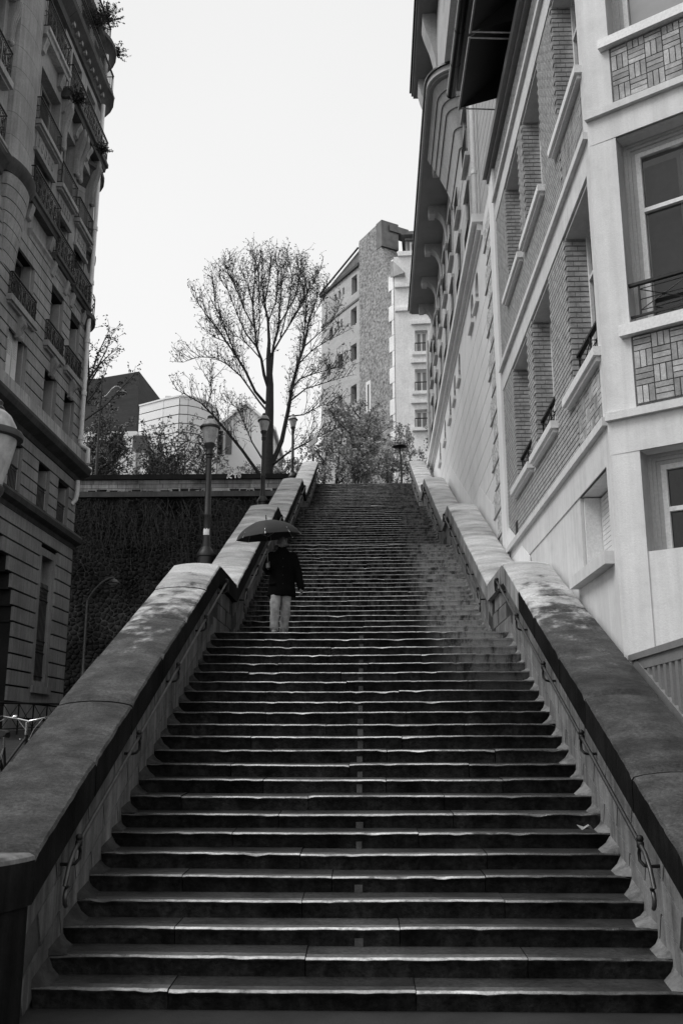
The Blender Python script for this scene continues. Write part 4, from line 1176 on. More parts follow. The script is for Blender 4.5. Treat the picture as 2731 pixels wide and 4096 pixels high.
# iron guards
def guard(F, u0, u1, z, h, d, parent, fancy=True, ret=True):
    mb = MB(); n = max(3, int((u1 - u0) / 0.115))
    mb.fbox(F, u0, u1, z + h - 0.035, z + h, d - 0.025, d + 0.025); mb.fbox(F, u0, u1, z + 0.05, z + 0.075, d - 0.012, d + 0.012)
    mb.fbox(F, u0, u1, z + h - 0.14, z + h - 0.12, d - 0.010, d + 0.010)
    for k in range(n + 1):
        u = u0 + (u1 - u0) * k / n; mb.tube([F(u, z, d), F(u, z + h, d)], 0.011, 4, cap=False)
    if fancy:
        m = max(2, int((u1 - u0) / 0.36))
        for k in range(m):
            c = u0 + (u1 - u0) * (k + 0.5) / m
            for rr, zz in ((0.12, 0.62), (0.15, 0.30), (0.07, 0.62), (0.09, 0.30)):
                mb.tube([F(c + rr * math.cos(q * 0.7), z + h * zz + rr * 1.15 * math.sin(q * 0.7), d) for q in range(10)], 0.012, 4, cap=False)
    if ret:
        for u in (u0, u1):
            mb.fbox(F, u - 0.012, u + 0.012, z + h - 0.035, z + h, 0.0, d); mb.fbox(F, u - 0.01, u + 0.01, z + 0.05, z + 0.075, 0.0, d)
            for q in range(4):
                dd = d * (q + 0.5) / 4; mb.tube([F(u, z, dd), F(u, z + h, dd)], 0.011, 4, cap=False)
            mb.tube([F(u, z + h * 0.5 + 0.1 * math.sin(q * 0.7), d * 0.5 + 0.1 * math.cos(q * 0.7)) for q in range(10)], 0.012, 4, cap=False)
    return mb.build('balcony_rail', M['iron'], parent)
for (u0, u1, z) in ((18.7, 20.85, 15.46), (22.1, 23.8, 15.42), (24.3, 25.95, 15.40)): guard(FL_, u0, u1, z, 0.80, 0.16, lb)
for a, b, c, d in WM: guard(FL_, a + 0.02, b - 0.02, c - 0.10, 0.85, -0.06, lb, False, False)
def balcony(u0, u1, z, out, rail_h, fancy=True, th=0.26, brackets=2, mt='stone_dark'):
    mb = MB()
    prof = [(-0.03, z - th), (out * 0.72, z - th), (out * 0.80, z - th * 0.55), (out, z - th * 0.45), (out, z), (-0.03, z)]
    mb.loft([[FL_(u0, q, d) for d, q in prof], [FL_(u1, q, d) for d, q in prof]])
    o = mb.build('balcony', M[mt], lb)
    guard(FL_, u0 + 0.04, u1 - 0.04, z, rail_h, out - 0.07, o, fancy)
    for k in range(brackets):
        u = u0 + 0.3 + (u1 - u0 - 0.6) * k / max(1, brackets - 1)
        mb = MB(); p = [(0, z - th - 0.55), (0.12, z - th - 0.5), (0.16, z - th - 0.3), (out * 0.6, z - th - 0.12), (out * 0.65, z - th + 0.003), (0, z - th + 0.003)]
        mb.loft([[FL_(u - 0.14, q, d) for d, q in p], [FL_(u + 0.14, q, d) for d, q in p]]); mb.build('balcony_bracket', M['stone'], o)
    return o
balcony(22.0, 24.05, 18.75, 0.34, 0.98); balcony(24.2, 26.3, 18.62, 0.34, 0.98)
balcony(19.5, 22.2, 19.55, 0.34, 1.0, True, 0.34, 2)
for u0, u1, z in ((19.7, 22.0, 22.42), (22.25, 24.1, 21.65), (24.35, 26.2, 21.50)):
    sill(u0, u1, z, 0.26, 0.16); guard(FL_, u0 + 0.05, u1 - 0.05, z, 0.90, 0.18, lb, False)
    mb = MB(); mb.fbox(FL_, u0 + 0.25, u1 - 0.25, z - 0.95, z - 0.28, -0.02, 0.05)
    for k in range(5): mb.tube([FL_(u0 + 0.45 + (u1 - u0 - 0.9) * k / 4 + 0.10 * math.cos(q * 0.7), z - 0.6 + 0.16 * math.sin(q * 0.7), 0.06) for q in range(10)], 0.025, 4)
    mb.fbox(FL_, u0 + 0.15, u1 - 0.15, z - 1.06, z - 0.95, -0.02, 0.12); mb.build('carved_panel', M['stone'], lb)
balcony(22.0, YE + 0.12, 25.40, 0.45, 1.02, True, 0.36, 4)
balcony(19.5, 21.95, 25.92, 0.36, 1.10, True, 0.30, 2, 'stone_light')
# bowed pilaster bay standing on a rusticated corbel
def bow(u0, u1, out, z, n=10, flat=0.0):
    c = (u0 + u1) / 2; h = (u1 - u0) / 2; pts = [(u1, -0.05)]
    for k in range(n + 1):
        t_ = math.pi * k / n
        pts.append((c + h * math.cos(t_), 0.03 + out * (math.sin(t_) ** 0.75 if math.sin(t_) > 0 else 0)))
    pts.append((u0, -0.05)); return [FL_(u, z, d) for u, d in pts]
zz = 19.5
while zz < 31.0:
    mb = MB(); mb.loft([bow(17.5, 19.35, 0.34, zz + 0.012), bow(17.5, 19.35, 0.34, zz + 0.80)]); mb.build('pilaster_drum', M['stone'], lb, smooth=30); zz += 0.80
mb = MB(); mb.loft([bow(17.55, 19.3, 0.31, 19.0), bow(17.55, 19.3, 0.31, 31.0)]); mb.build('pilaster_core', M['stone_joint'], lb, smooth=30)
mb = MB(); mb.loft([bow(17.4, 19.45, 0.38, 19.0), bow(17.35, 19.5, 0.46, 19.12), bow(17.3, 19.55, 0.56, 19.30), bow(17.3, 19.55, 0.56, 19.42), bow(17.45, 19.4, 0.42, 19.56)]); mb.build('bay_cornice', M['stone_dark'], lb, smooth=35)
zz = 16.2; k = 0
while zz < 18.95:
    f0, f1 = (zz - 16.2) / 2.8, (zz + 0.36 - 16.2) / 2.8
    o0, o1 = 0.06 + 0.34 * f0 ** 1.3, 0.06 + 0.34 * f1 ** 1.3
    mb = MB(); mb.loft([bow(17.5 + 0.5 * (1 - f0), 19.35 - 0.3 * (1 - f0), o0, zz + 0.03), bow(17.5 + 0.5 * (1 - f1), 19.35 - 0.3 * (1 - f1), o1, zz + 0.40)]); mb.build('corbel_course', M['stone'], lb, smooth=30)
    zz += 0.40; k += 1
mould([(-0.02, 18.75), (0.10, 18.8), (0.12, 18.95), (0.28, 19.2), (0.34, 19.42), (-0.02, 19.5)], 11, 17.4, 'stone_dark')
for z0, h in ((21.75, 1.0), (19.55, 1.0), (24.9, 1.0)):
    sill(14.6, 17.1, z0, 0.32, 0.22); guard(FL_, 14.65, 17.0, z0, h, 0.24, lb)
# crowning balcony, attic and its cornice
prof = [(-0.03, 27.95), (0.10, 28.0), (0.14, 28.25), (0.34, 28.45), (0.44, 28.55), (0.48, 28.75), (-0.03, 28.80)]
mould(prof, 21.8, YE + 0.3, 'stone_dark', 'crowning_cornice')
mould(prof, 11, 21.78, 'stone_dark', 'crowning_cornice')
for k in range(9):
    mb = MB(); u = 22.1 + 0.5 * k; mb.fbox(FL_, u, u + 0.16, 28.2, 28.36, -0.02, 0.26); mb.build('modillion', M['stone'], lb)
guard(FL_, 20.0, YE + 0.2, 28.80, 0.95, 0.40, lb, False)
mould([(-0.5, 30.4), (0.08, 30.45), (0.12, 30.6), (0.26, 30.75), (0.30, 31.0), (-0.5, 31.05)], 11, YE + 0.25, 'stone_dark', 'attic_cornice')
guard(FL_, 17.0, YE + 0.1, 31.05, 1.0, 0.18, lb, False)
mb = MB(); mb.box(XL - 9, XL - 0.6, 11, YE - 0.2, 31.05, 34.5); mb.build('roof_storey', M['zinc'], lb)
# rounded corner bay beyond the far corner, with its balconies
cx, cy = XL - 1.35, YE - 0.15
mb = MB(); mb.lathe([(1.30, 1.2), (1.30, 31.0)], (cx, cy, 0), 28); cbay = mb.build('corner_bay', M['stone'], lb, smooth=30)
z = 9.6
while z < 26:
    mb = MB(); mb.lathe([(1.315, 0), (1.315, 0.37)], (cx, cy, z), 28); mb.build('stone_course', M['stone'], cbay, smooth=30); z += 0.41
for z, rr, h in ((15.3, 1.50, 0.0), (18.45, 1.70, 0.9), (21.2, 1.55, 0.85), (24.85, 1.68, 1.05), (28.75, 1.86, 0.0), (31.0, 1.84, 0.0)):
    mb = MB()
    mb.lathe([(1.3, z - 1.15), (1.34, z - 0.95), (1.3 + (rr - 1.3) * 0.45, z - 0.55), (rr * 0.93, z - 0.25), (rr, z - 0.18), (rr, z)], (cx, cy, 0), 28)
    o = mb.build('round_balcony', M['stone_dark'], cbay, smooth=35)
    if h:
        mb = MB(); n = 44
        for k in range(n):
            th = 2 * math.pi * k / n
            p = Vector((cx + (rr - 0.08) * math.cos(th), cy + (rr - 0.08) * math.sin(th), z)); mb.tube([p, p + Vector((0, 0, h))], 0.013, 4, cap=False)
        for zz in (0.06, h - 0.15, h): mb.tube([(cx + (rr - 0.08) * math.cos(2 * math.pi * k / n), cy + (rr - 0.08) * math.sin(2 * math.pi * k / n), z + zz) for k in range(n + 1)], 0.02, 4, cap=False)
        mb.build('balcony_rail', M['iron'], o)
# white downpipe near the corner
mb = MB(); px, py = XL + 0.20, YE - 0.32
mb.tube([(px - 0.15, py - 0.1, 10.65), (px - 0.03, py - 0.02, 10.85), (px, py, 11.05), (px, py, 11.6)], 0.085, 10)
mb.tube([(px + 0.30, py + 0.1, 12.3), (px + 0.30, py + 0.05, 12.85), (px + 0.05, py, 13.0), (px, py, 13.1), (px, py, 25.0)], 0.085, 10)
mb.tube([(px, py, 25.45), (px, py, 27.95)], 0.085, 10)
mb.tube([(px, py, 28.85), (px, py, 30.4)], 0.085, 10)
for z in (13.3, 15.1, 17.3, 19.8, 22.2, 25.6): mb.lathe([(0.085, -0.09), (0.115, -0.08), (0.115, 0.08), (0.085, 0.09)], (px, py, z), 10)
mb.build('downpipe', M['pipe'], lb, smooth=50)

# ================================================================== lamp posts
def lamp(loc, H, label, group='old lanterns on iron posts beside the stairs'):
    x, y, z = loc
    t = thing('lamp_post', loc, label, 'street lamp', group)
    hl = H - 0.72
    mb = MB(); mb.lathe([(0.19, 0), (0.19, 0.28), (0.21, 0.30), (0.21, 0.36), (0.17, 0.42), (0.15, 0.46), (0.11, 0.52)], loc, 20); mb.build('base', M['lamp_iron'], t, smooth=40)
    mb = MB(); mb.lathe([(0.105, 0.50), (0.085, 0.80), (0.082, 1.25), (0.092, 1.27), (0.092, 1.31), (0.08, 1.33), (0.066, hl - 0.36), (0.085, hl - 0.34), (0.085, hl - 0.30), (0.066, hl - 0.28)], loc, 16); mb.build('shaft', M['lamp_iron'], t, smooth=40)
    mb = MB(); mb.lathe([(0.07, hl - 0.29), (0.095, hl - 0.26), (0.08, hl - 0.20), (0.085, hl - 0.12), (0.13, hl - 0.04), (0.135, hl), (0.12, hl + 0.02)], loc, 16); mb.build('capital', M['lamp_iron'], t, smooth=40)
    mb = MB(); mb.lathe([(0.115, hl + 0.015), (0.135, hl + 0.08), (0.17, hl + 0.22), (0.198, hl + 0.36), (0.20, hl + 0.40)], loc, 24); mb.build('glass_globe', M['lamp_glass'], t, smooth=50)
    mb = MB(); mb.lathe([(0.205, hl + 0.385), (0.245, hl + 0.39), (0.25, hl + 0.42), (0.235, hl + 0.445), (0.20, hl + 0.45)], loc, 24); mb.build('rim', M['lamp_iron'], t, smooth=50)
    mb = MB(); mb.lathe([(0.205, hl + 0.448), (0.185, hl + 0.50), (0.145, hl + 0.575), (0.10, hl + 0.615)], loc, 24); mb.build('hood', M['lamp_hood'], t, smooth=50)
    mb = MB(); mb.lathe([(0.085, hl + 0.605), (0.09, hl + 0.64), (0.07, hl + 0.66), (0.075, hl + 0.69), (0.04, hl + 0.72)], loc, 16); mb.build('finial', M['lamp_iron'], t, smooth=50)
    return t
def pier(x, y, zt):
    mb = MB(); mb.box(x - 0.36, x + 0.40, y - 0.36, y + 0.36, 0, zt); mb.build('lamp_pier', M['wall_block'], PAR[-1])
lamps = [(13.55, -3.62, 9.62), (25.6, -3.68, 13.95), (39.4, -3.70, 18.78)]
labs = ['nearest of three old iron lamp posts behind the left parapet, paper sticker on its shaft', 'middle one of the old iron lamp posts behind the left parapet', 'farthest small iron lamp post beside the top of the left parapet']
for (y, x, zt), lab in zip(lamps, labs):
    H = 3.75
    pier(x, y, zt - H); lamp((x, y, zt - H), H, lab)
st = WL[[o for o in COL.objects if o.name.startswith('lamp_post')][0]]
mb = MB(); c = Vector((-3.62, 13.55, 9.62 - 3.75)); rs = 0.086
pts0 = []
for k in range(6):
    th = math.radians(215 + 22 * k); pts0.append((c.x + rs * math.cos(th), c.y + rs * math.sin(th)))
mb.loft([[(x, y, c.z + 0.80) for x, y in pts0], [(x, y, c.z + 0.93 + 0.03 * (i % 2)) for i, (x, y) in enumerate(pts0)]], cap=False, close=False)
tag(mb.build('paper_sticker', M['paper']), 'torn white paper sticker on the nearest lamp post shaft', 'sticker')
lamp((-2.82, -1.02, 1.185), 3.45, 'large close lantern cut off by the left edge of the picture')

def gooseneck(base, H, arm, drop, label, r=0.055, vec=(1, 0), hs=1.0, am='galva'):
    t = thing('street_lamp', base, label, 'street lamp')
    b = Vector(base); v = Vector((vec[0], vec[1], 0)).normalized()
    mb = MB(); mb.tube([b, b + Vector((0, 0, H * 0.45)), b + Vector((0, 0, H * 0.46)), b + Vector((0, 0, H))], [r, r, r * 0.75, r * 0.6], 10); mb.build('pole', M['zinc' if am == 'zinc' else 'lamp_iron'], t, smooth=50)
    mb = MB(); pts = []
    for k in range(11):
        f = k / 10
        pts.append(b + v * (arm * f) + Vector((0, 0, drop(f))))
    mb.tube(pts, r * 0.45, 8); mb.build('arm', M[am], t, smooth=60)
    e = pts[-1]
    mb = MB(); mb.lathe([(a_ * hs, b_ * hs) for a_, b_ in ((0.04, 0.16), (0.06, 0.10), (0.22, 0.0), (0.34, -0.12), (0.36, -0.16), (0.30, -0.18))], e - Vector((0, 0, 0.1)), 18); h = mb.build('lamp_shade', M['zinc' if am == 'galva' else 'lamp_iron'], t, smooth=40)
    mb = MB(); mb.lathe([(0.28 * hs, -0.17 * hs), (0.24 * hs, -0.24 * hs), (0.1 * hs, -0.28 * hs)], e - Vector((0, 0, 0.1)), 16); mb.build('diffuser', M['lamp_glass'], h, smooth=50)
p = onY(385, 1895, 46.0)
gooseneck((p.x, 46.0, ZTOP), 23.75 - ZTOP, 1.25, lambda f: 22.35 - ZTOP + 0.85 * math.sin(f * math.pi * 0.80) * f ** 0.7 - 0.05 * f - 0.15 * math.sin(f * math.pi * 2) * (1 - f),
          'tall street lamp with curved arm standing behind the wall parapet', 0.085)
p = onY(342, 2500, 24.5)
zg = gz(p.x, 24.5)
hb = onY(345, 2400, 24.5).z - zg; hh = onY(430, 2305, 24.5).z - zg
aw = onY(455, 2315, 24.5).x - p.x
gooseneck((p.x, 24.5, zg), hb, aw, lambda f: hb - 0.05 + (hh - hb) * math.sin(f * math.pi / 2) ** 0.8,
          'thin dark street lamp with bent arm in front of the mossy rubble wall', 0.07, (1, 0), 0.62, 'zinc')
# saucer lamp at the top of the stairs on the right
p = onY(1606, 1935, 46.5); q = onY(1598, 1785, 46.5)
t = thing('street_lamp', (p.x, 46.5, ZTOP), 'slim post with flat saucer lamp beyond the top of the stairs', 'street lamp')
mb = MB(); mb.tube([(p.x, 46.5, ZTOP), (p.x, 46.5, q.z - 1.2), (q.x, 46.5, q.z)], [0.07, 0.06, 0.045], 8); mb.build('pole', M['lamp_iron'], t)
mb = MB(); mb.lathe([(0.05, 0.25), (0.08, 0.10), (0.42, 0.02), (0.44, -0.03), (0.30, -0.08), (0.10, -0.10)], q, 18); mb.build('lamp_shade', M['lamp_iron'], t, smooth=40)
# street name sign
p = onY(1252, 1840, 43.2); a = onY(1237, 1782, 43.2); b = onY(1284, 1748, 43.2)
t = thing('street_sign', (p.x, 43.2, ZTOP), 'street name plate on a short post at the top of the left parapet', 'sign')
mb = MB(); mb.tube([(p.x, 43.2, ZTOP), (p.x, 43.2, 17.75)], 0.06, 8); mb.build('post_base', M['lamp_iron'], t)
mb = MB(); mb.tube([(p.x, 43.2, 17.75), (p.x, 43.2, 18.75)], 0.045, 8); mb.build('post', M['galva'], t)
d = Vector((0.42, 0.0 - 0.9, 0)).normalized(); c = Vector((p.x, 43.2, 18.45))
mb = MB(); n = Vector((d.y, -d.x, 0)) * 0.03; L = 0.62
pp = [c - d * L * 0.9 + n, c + d * L - 0 * n + n, c + d * L - n, c - d * L * 0.9 - n]
mb.hexa([(v.x, v.y, v.z - 0.16) for v in pp] + [(v.x, v.y, v.z + 0.16) for v in pp]); pl_ = mb.build('plate', M['sign_plate'], t)
# ================================================================== man with umbrella
def bake_remesh(mb, vox, name, mt, parent, smooth_it=4):
    me = mb.mesh(name, mt)
    o = bpy.data.objects.new(name, me); COL.objects.link(o)
    r_ = o.modifiers.new('r', 'REMESH'); r_.mode = 'VOXEL'; r_.voxel_size = vox
    s_ = o.modifiers.new('s', 'SMOOTH'); s_.factor = 0.5; s_.iterations = smooth_it
    dg = bpy.context.evaluated_depsgraph_get()
    nm = bpy.data.meshes.new_from_object(o.evaluated_get(dg))
    nm.materials.clear(); nm.materials.append(mt)
    nm.polygons.foreach_set('use_smooth', [True] * len(nm.polygons))
    bpy.data.objects.remove(o, do_unlink=True)
    w = WL[parent]
    nm.transform(Matrix.Translation(-w))
    n = bpy.data.objects.new(name, nm)
    return link(n, parent, w)
PX, PY, PZ = -1.405, 8.62, 3.84
P3 = lambda x, y, z: Vector((PX + x, PY + y, PZ + z))
man = thing('person', (PX, PY, PZ), 'person in long dark coat and pale trousers coming down under an umbrella', 'person')
def limb(mb, pts, rad, n=10):
    mb.tube([P3(*p) for p in pts], rad, n)
    mb.ball(P3(*pts[0]), rad[0], 8); mb.ball(P3(*pts[-1]), rad[-1], 8)
def ell(c, a, b, n=16, rot=0):
    return [P3(c[0] + a * math.cos(2 * math.pi * k / n), c[1] + b * math.sin(2 * math.pi * k / n), c[2]) for k in range(n)]
# skeleton points: image left = his right
hipL, kneeL, ankL = (-0.095, 0.0, 0.88), (-0.115, -0.07, 0.48), (-0.115, 0.02, 0.08)
hipR, kneeR, ankR = (0.085, 0.0, 0.88), (0.065, 0.06, 0.48), (0.03, 0.24, 0.09)
shL, elL, haL = (-0.205, 0.02, 1.40), (-0.285, 0.03, 1.13), (-0.235, -0.19, 1.165)
shR, elR, haR = (0.205, 0.02, 1.40), (0.285, 0.05, 1.10), (0.345, -0.04, 0.80)
mb = MB()
mb.loft([ell((0, 0.0, 0.82), 0.13, 0.10), ell((0, 0, 0.95), 0.165, 0.115), ell((0, 0, 1.10), 0.145, 0.10), ell((0, 0, 1.30), 0.19, 0.115), ell((0, 0.01, 1.42), 0.17, 0.09), ell((0, 0.01, 1.47), 0.07, 0.065), ell((0.0, 0.0, 1.55), 0.058, 0.06)])
for h, k, a in ((hipL, kneeL, ankL), (hipR, kneeR, ankR)):
    limb(mb, [h, k, a], [0.088, 0.055, 0.04])
    limb(mb, [a, (a[0], a[1] - 0.10, a[2] - 0.04), (a[0], a[1] - 0.17, a[2] - 0.05)], [0.04, 0.038, 0.03])
limb(mb, [shL, elL, haL], [0.055, 0.042, 0.03]); limb(mb, [shR, elR, haR], [0.055, 0.042, 0.03])
# head, nose, ears, chin, bowed a little
hc = Vector((0.0, -0.02, 1.615))
for k in range(1): pass
rings = []
for k in range(11):
    t_ = math.pi * (0.04 + 0.92 * k / 10); zz = -0.118 * math.cos(t_); w = math.sin(t_)
    f = 0.86 if zz < -0.05 else 1.0
    rings.append([P3(hc.x + 0.076 * w * f * math.cos(q * math.pi / 8), hc.y + (0.098 * w * (f if math.sin(q * math.pi / 8) < 0 else 1)) * math.sin(q * math.pi / 8) - (0.012 if zz < -0.03 else 0), hc.z + zz) for q in range(16)])
mb.loft(rings)
mb.tube([P3(0, -0.115, 1.625), P3(0, -0.135, 1.595), P3(0, -0.112, 1.585)], [0.010, 0.017, 0.012], 8)
mb.tube([P3(-0.03, -0.108, 1.548), P3(0.03, -0.108, 1.548)], 0.012, 6)
for s in (-1, 1):
    mb.tube([P3(s * 0.072, 0.0, 1.635), P3(s * 0.088, 0.008, 1.615), P3(s * 0.074, 0.0, 1.58)], [0.012, 0.016, 0.012], 6)
    mb.tube([P3(s * 0.015, -0.108, 1.640), P3(s * 0.05, -0.098, 1.640)], 0.010, 6)
# hanging hand: palm and five slightly curled fingers
def fingers(mb, root, dirv, side, curl, ln):
    root = Vector(root); dirv = Vector(dirv).normalized(); side = Vector(side).normalized(); curl = Vector(curl).normalized()
    mb.tube([P3(*(root - dirv * 0.02)), P3(*(root + dirv * 0.08))], [0.026, 0.034], 8)
    for k, l in enumerate((0.072, 0.082, 0.077, 0.06)):
        b = root + dirv * 0.075 + side * (-0.033 + 0.022 * k)
        m1 = b + dirv * l * 0.45 + curl * 0.006; m2 = m1 + dirv * l * 0.35 * ln + curl * l * 0.25; e = m2 + dirv * l * 0.20 * ln + curl * l * 0.30
        mb.tube([P3(*b), P3(*m1), P3(*m2), P3(*e)], [0.0105, 0.010, 0.009, 0.008], 7)
    b = root + dirv * 0.02 - side * 0.03
    mb.tube([P3(*b), P3(*(b - side * 0.022 + dirv * 0.03)), P3(*(b - side * 0.022 + dirv * 0.06 + curl * 0.015))], [0.013, 0.011, 0.009], 7)
fingers(mb, haR, (0.12, -0.1, -1), (0.3, 1, 0), (-1, 0, 0.1), 1.0)
# gripping hand round the umbrella handle
SH0 = Vector((-0.225, -0.235, 1.165)); SHT = Vector((-0.275, -0.17, 2.0)); ax = (SHT - SH0).normalized()
e1 = ax.cross(Vector((1, 0, 0))).normalized(); e2 = ax.cross(e1)
mb.tube([P3(*haL), P3(*(SH0 + Vector((-0.005, 0.035, 0))))], [0.030, 0.032], 8)
for k in range(4):
    c = SH0 + ax * (-0.036 + 0.024 * k)
    mb.tube([P3(*(c + (e1 * math.cos(t_) + e2 * math.sin(t_)) * 0.026)) for t_ in [math.radians(a_) for a_ in (60, 110, 160, 210, 260, 300)]], [0.012, 0.012, 0.0115, 0.011, 0.010, 0.009], 7)
mb.tube([P3(*(SH0 + ax * 0.03 + e1 * 0.03 + e2 * 0.01)), P3(*(SH0 + ax * 0.06 + e1 * 0.018 - e2 * 0.022)), P3(*(SH0 + ax * 0.072 - e1 * 0.004 - e2 * 0.027))], [0.014, 0.012, 0.010], 7)
bake_remesh(mb, 0.0075, 'body', M['skin'], man, 3)
# trousers
mb = MB()
def sleeve(mb, pts, rads, n=12, folds=0.0, seed=0):
    P = [Vector(p) for p in pts]; rings = []
    for i in range(len(P) - 1):
        for q in range(6):
            f = q / 6; c = P[i].lerp(P[i + 1], f); r0 = rads[i] + (rads[i + 1] - rads[i]) * f
            rings.append((c, r0))
    rings.append((P[-1], rads[-1])); out = []
    for j, (c, r0) in enumerate(rings):
        out.append([P3(c.x + (r0 + folds * noise.noise((j * 0.55 + k * 0.25, seed, k * 0.9))) * math.cos(2 * math.pi * k / n), c.y + (r0 * 1.05 + folds * noise.noise((j * 0.8, k * 0.6, seed))) * math.sin(2 * math.pi * k / n), c.z) for k in range(n)])
    mb.loft(out)
sleeve(mb, [(-0.085, 0.0, 0.90), (-0.110, -0.07, 0.48), (-0.120, 0.0, 0.05)], [0.112, 0.084, 0.072], 18, 0.030, 1)
sleeve(mb, [(0.085, 0.0, 0.90), (0.070, 0.07, 0.48), (0.03, 0.22, 0.06)], [0.112, 0.084, 0.072], 18, 0.030, 5)
mb.build('trousers', M['trousers'], man, smooth=80)
for a in (ankL, ankR):
    mb = MB(); rings = []
    for k, (yy, w, h) in enumerate(((0.07, 0.03, 0.05), (0.04, 0.045, 0.085), (-0.04, 0.045, 0.08), (-0.12, 0.05, 0.055), (-0.19, 0.045, 0.04), (-0.225, 0.02, 0.022))):
        rings.append([P3(a[0] + w * math.cos(q * math.pi / 5), a[1] + yy, max(0.0, h * 0.5 + h * 0.5 * math.sin(q * math.pi / 5)) + 0.002) for q in range(10)])
    mb.loft(rings); mb.build('shoe', M['shoe'], man, smooth=60)
# coat: body, sleeves, turned-up collar, all one garment
mb = MB()
mb.loft([ell((-0.005, 0.01, 0.655), 0.262, 0.17), ell((0, 0.0, 0.75), 0.250, 0.165), ell((0, 0, 0.95), 0.225, 0.155), ell((0, 0, 1.12), 0.212, 0.145), ell((0, 0, 1.30), 0.232, 0.145), ell((0, 0.01, 1.40), 0.222, 0.125), ell((0, 0.01, 1.455), 0.135, 0.10), ell((0, 0.005, 1.50), 0.088, 0.088), ell((0, 0.0, 1.545), 0.085, 0.088)])
limb(mb, [(-0.19, 0.02, 1.385), (-0.285, 0.03, 1.14), (-0.255, -0.09, 1.135), (-0.238, -0.17, 1.15)], [0.085, 0.078, 0.068, 0.062], 12)
limb(mb, [(0.19, 0.02, 1.385), (0.285, 0.045, 1.10), (0.33, -0.015, 0.86), (0.345, -0.035, 0.805)], [0.085, 0.075, 0.066, 0.063], 12)
mb.tube([P3(-0.21, -0.10, 0.86), P3(-0.10, -0.165, 0.86)], 0.02, 6)
bake_remesh(mb, 0.014, 'coat', M['coat'], man, 2)
for k in range(4):
    mb = MB(); mb.ball(P3(0.03, -0.150, 0.86 + 0.15 * k), 0.012, 5); mb.build('button', M['iron'], man)
mb = MB(); rings = []
for k in range(7):
    t_ = math.pi * (0.42 + 0.55 * k / 6); zz = -0.122 * math.cos(t_); w = math.sin(t_) * 1.06
    rings.append([P3(hc.x + 0.078 * w * math.cos(q * math.pi / 8), hc.y + 0.012 + 0.092 * w * math.sin(q * math.pi / 8), hc.z + zz + 0.004 - (0.012 if math.sin(q * math.pi / 8) > 0.3 else 0)) for q in range(16)])
mb.loft(rings); mb.build('hair', M['hair'], man, smooth=70)

# umbrella held in the hand
um = thing('umbrella', P3(*SH0), 'open dark umbrella held over the person on the stairs', 'umbrella')
top = P3(*SHT); axw = (top - P3(*SH0)).normalized(); axw = (axw + Vector((-0.06, -0.17, 0))).normalized()
ex = axw.cross(Vector((0, 1, 0))).normalized() * -1; ey = axw.cross(ex)
NG, RAD, DEP = 8, 0.575, 0.30
def canopy_pt(ang, f, inset=0.0):
    g = (ang / (2 * math.pi) * NG) % 1.0; sag = 4 * g * (1 - g)
    rr = RAD * math.sin(f * 1.30) / math.sin(1.30) * (1 - 0.075 * sag * f ** 1.2)
    dz = -DEP * (1 - math.cos(f * 1.30)) / (1 - math.cos(1.30)) - 0.018 * sag * f * (1 - f) * 2 + 0.02 * sag * f ** 3 * 0
    return top + ex * (rr * math.cos(ang)) + ey * (rr * math.sin(ang)) + axw * (dz - inset)
mb = MB(); n, m = NG * 6, 9
for sh in (0.0, 0.004):
    i0 = len(mb.v)
    for j in range(m + 1):
        for k in range(n): mb.v.append(canopy_pt(2 * math.pi * k / n + 0.15, max(0.02, j / m), sh))
    for j in range(m):
        for k in range(n):
            q = (i0 + j * n + k, i0 + j * n + (k + 1) % n, i0 + (j + 1) * n + (k + 1) % n, i0 + (j + 1) * n + k)
            mb.f.append(q if sh == 0 else q[::-1]); mb.m.append(0)
mb.build('canopy', M['umbrella'], um, smooth=25)
mb = MB(); mb.tube([P3(*(SH0 + (SHT - SH0) * -0.02)), top + axw * 0.03], 0.008, 8); mb.build('shaft', M['rail_iron'], um)
mb = MB(); mb.tube([top + axw * 0.02, top + axw * 0.10], [0.012, 0.006], 8); mb.build('ferrule', M['iron'], um)
mb = MB(); mb.tube([P3(*(SH0 + ax * -0.07)), P3(*(SH0 + ax * 0.09))], [0.014, 0.013], 8); mb.build('handle', M['iron'], um)
for k in range(NG):
    a_ = 2 * math.pi * k / NG
    g0 = a_
    mb = MB(); mb.tube([canopy_pt(g0, f, 0.010) for f in (0.05, 0.3, 0.55, 0.8, 1.0)], 0.0035, 5)
    mb.tube([top - axw * 0.30, canopy_pt(g0, 0.5, 0.012)], 0.003, 4)
    mb.ball(canopy_pt(g0, 1.012, 0.004), 0.008, 5); mb.build('rib', M['galva'], um)

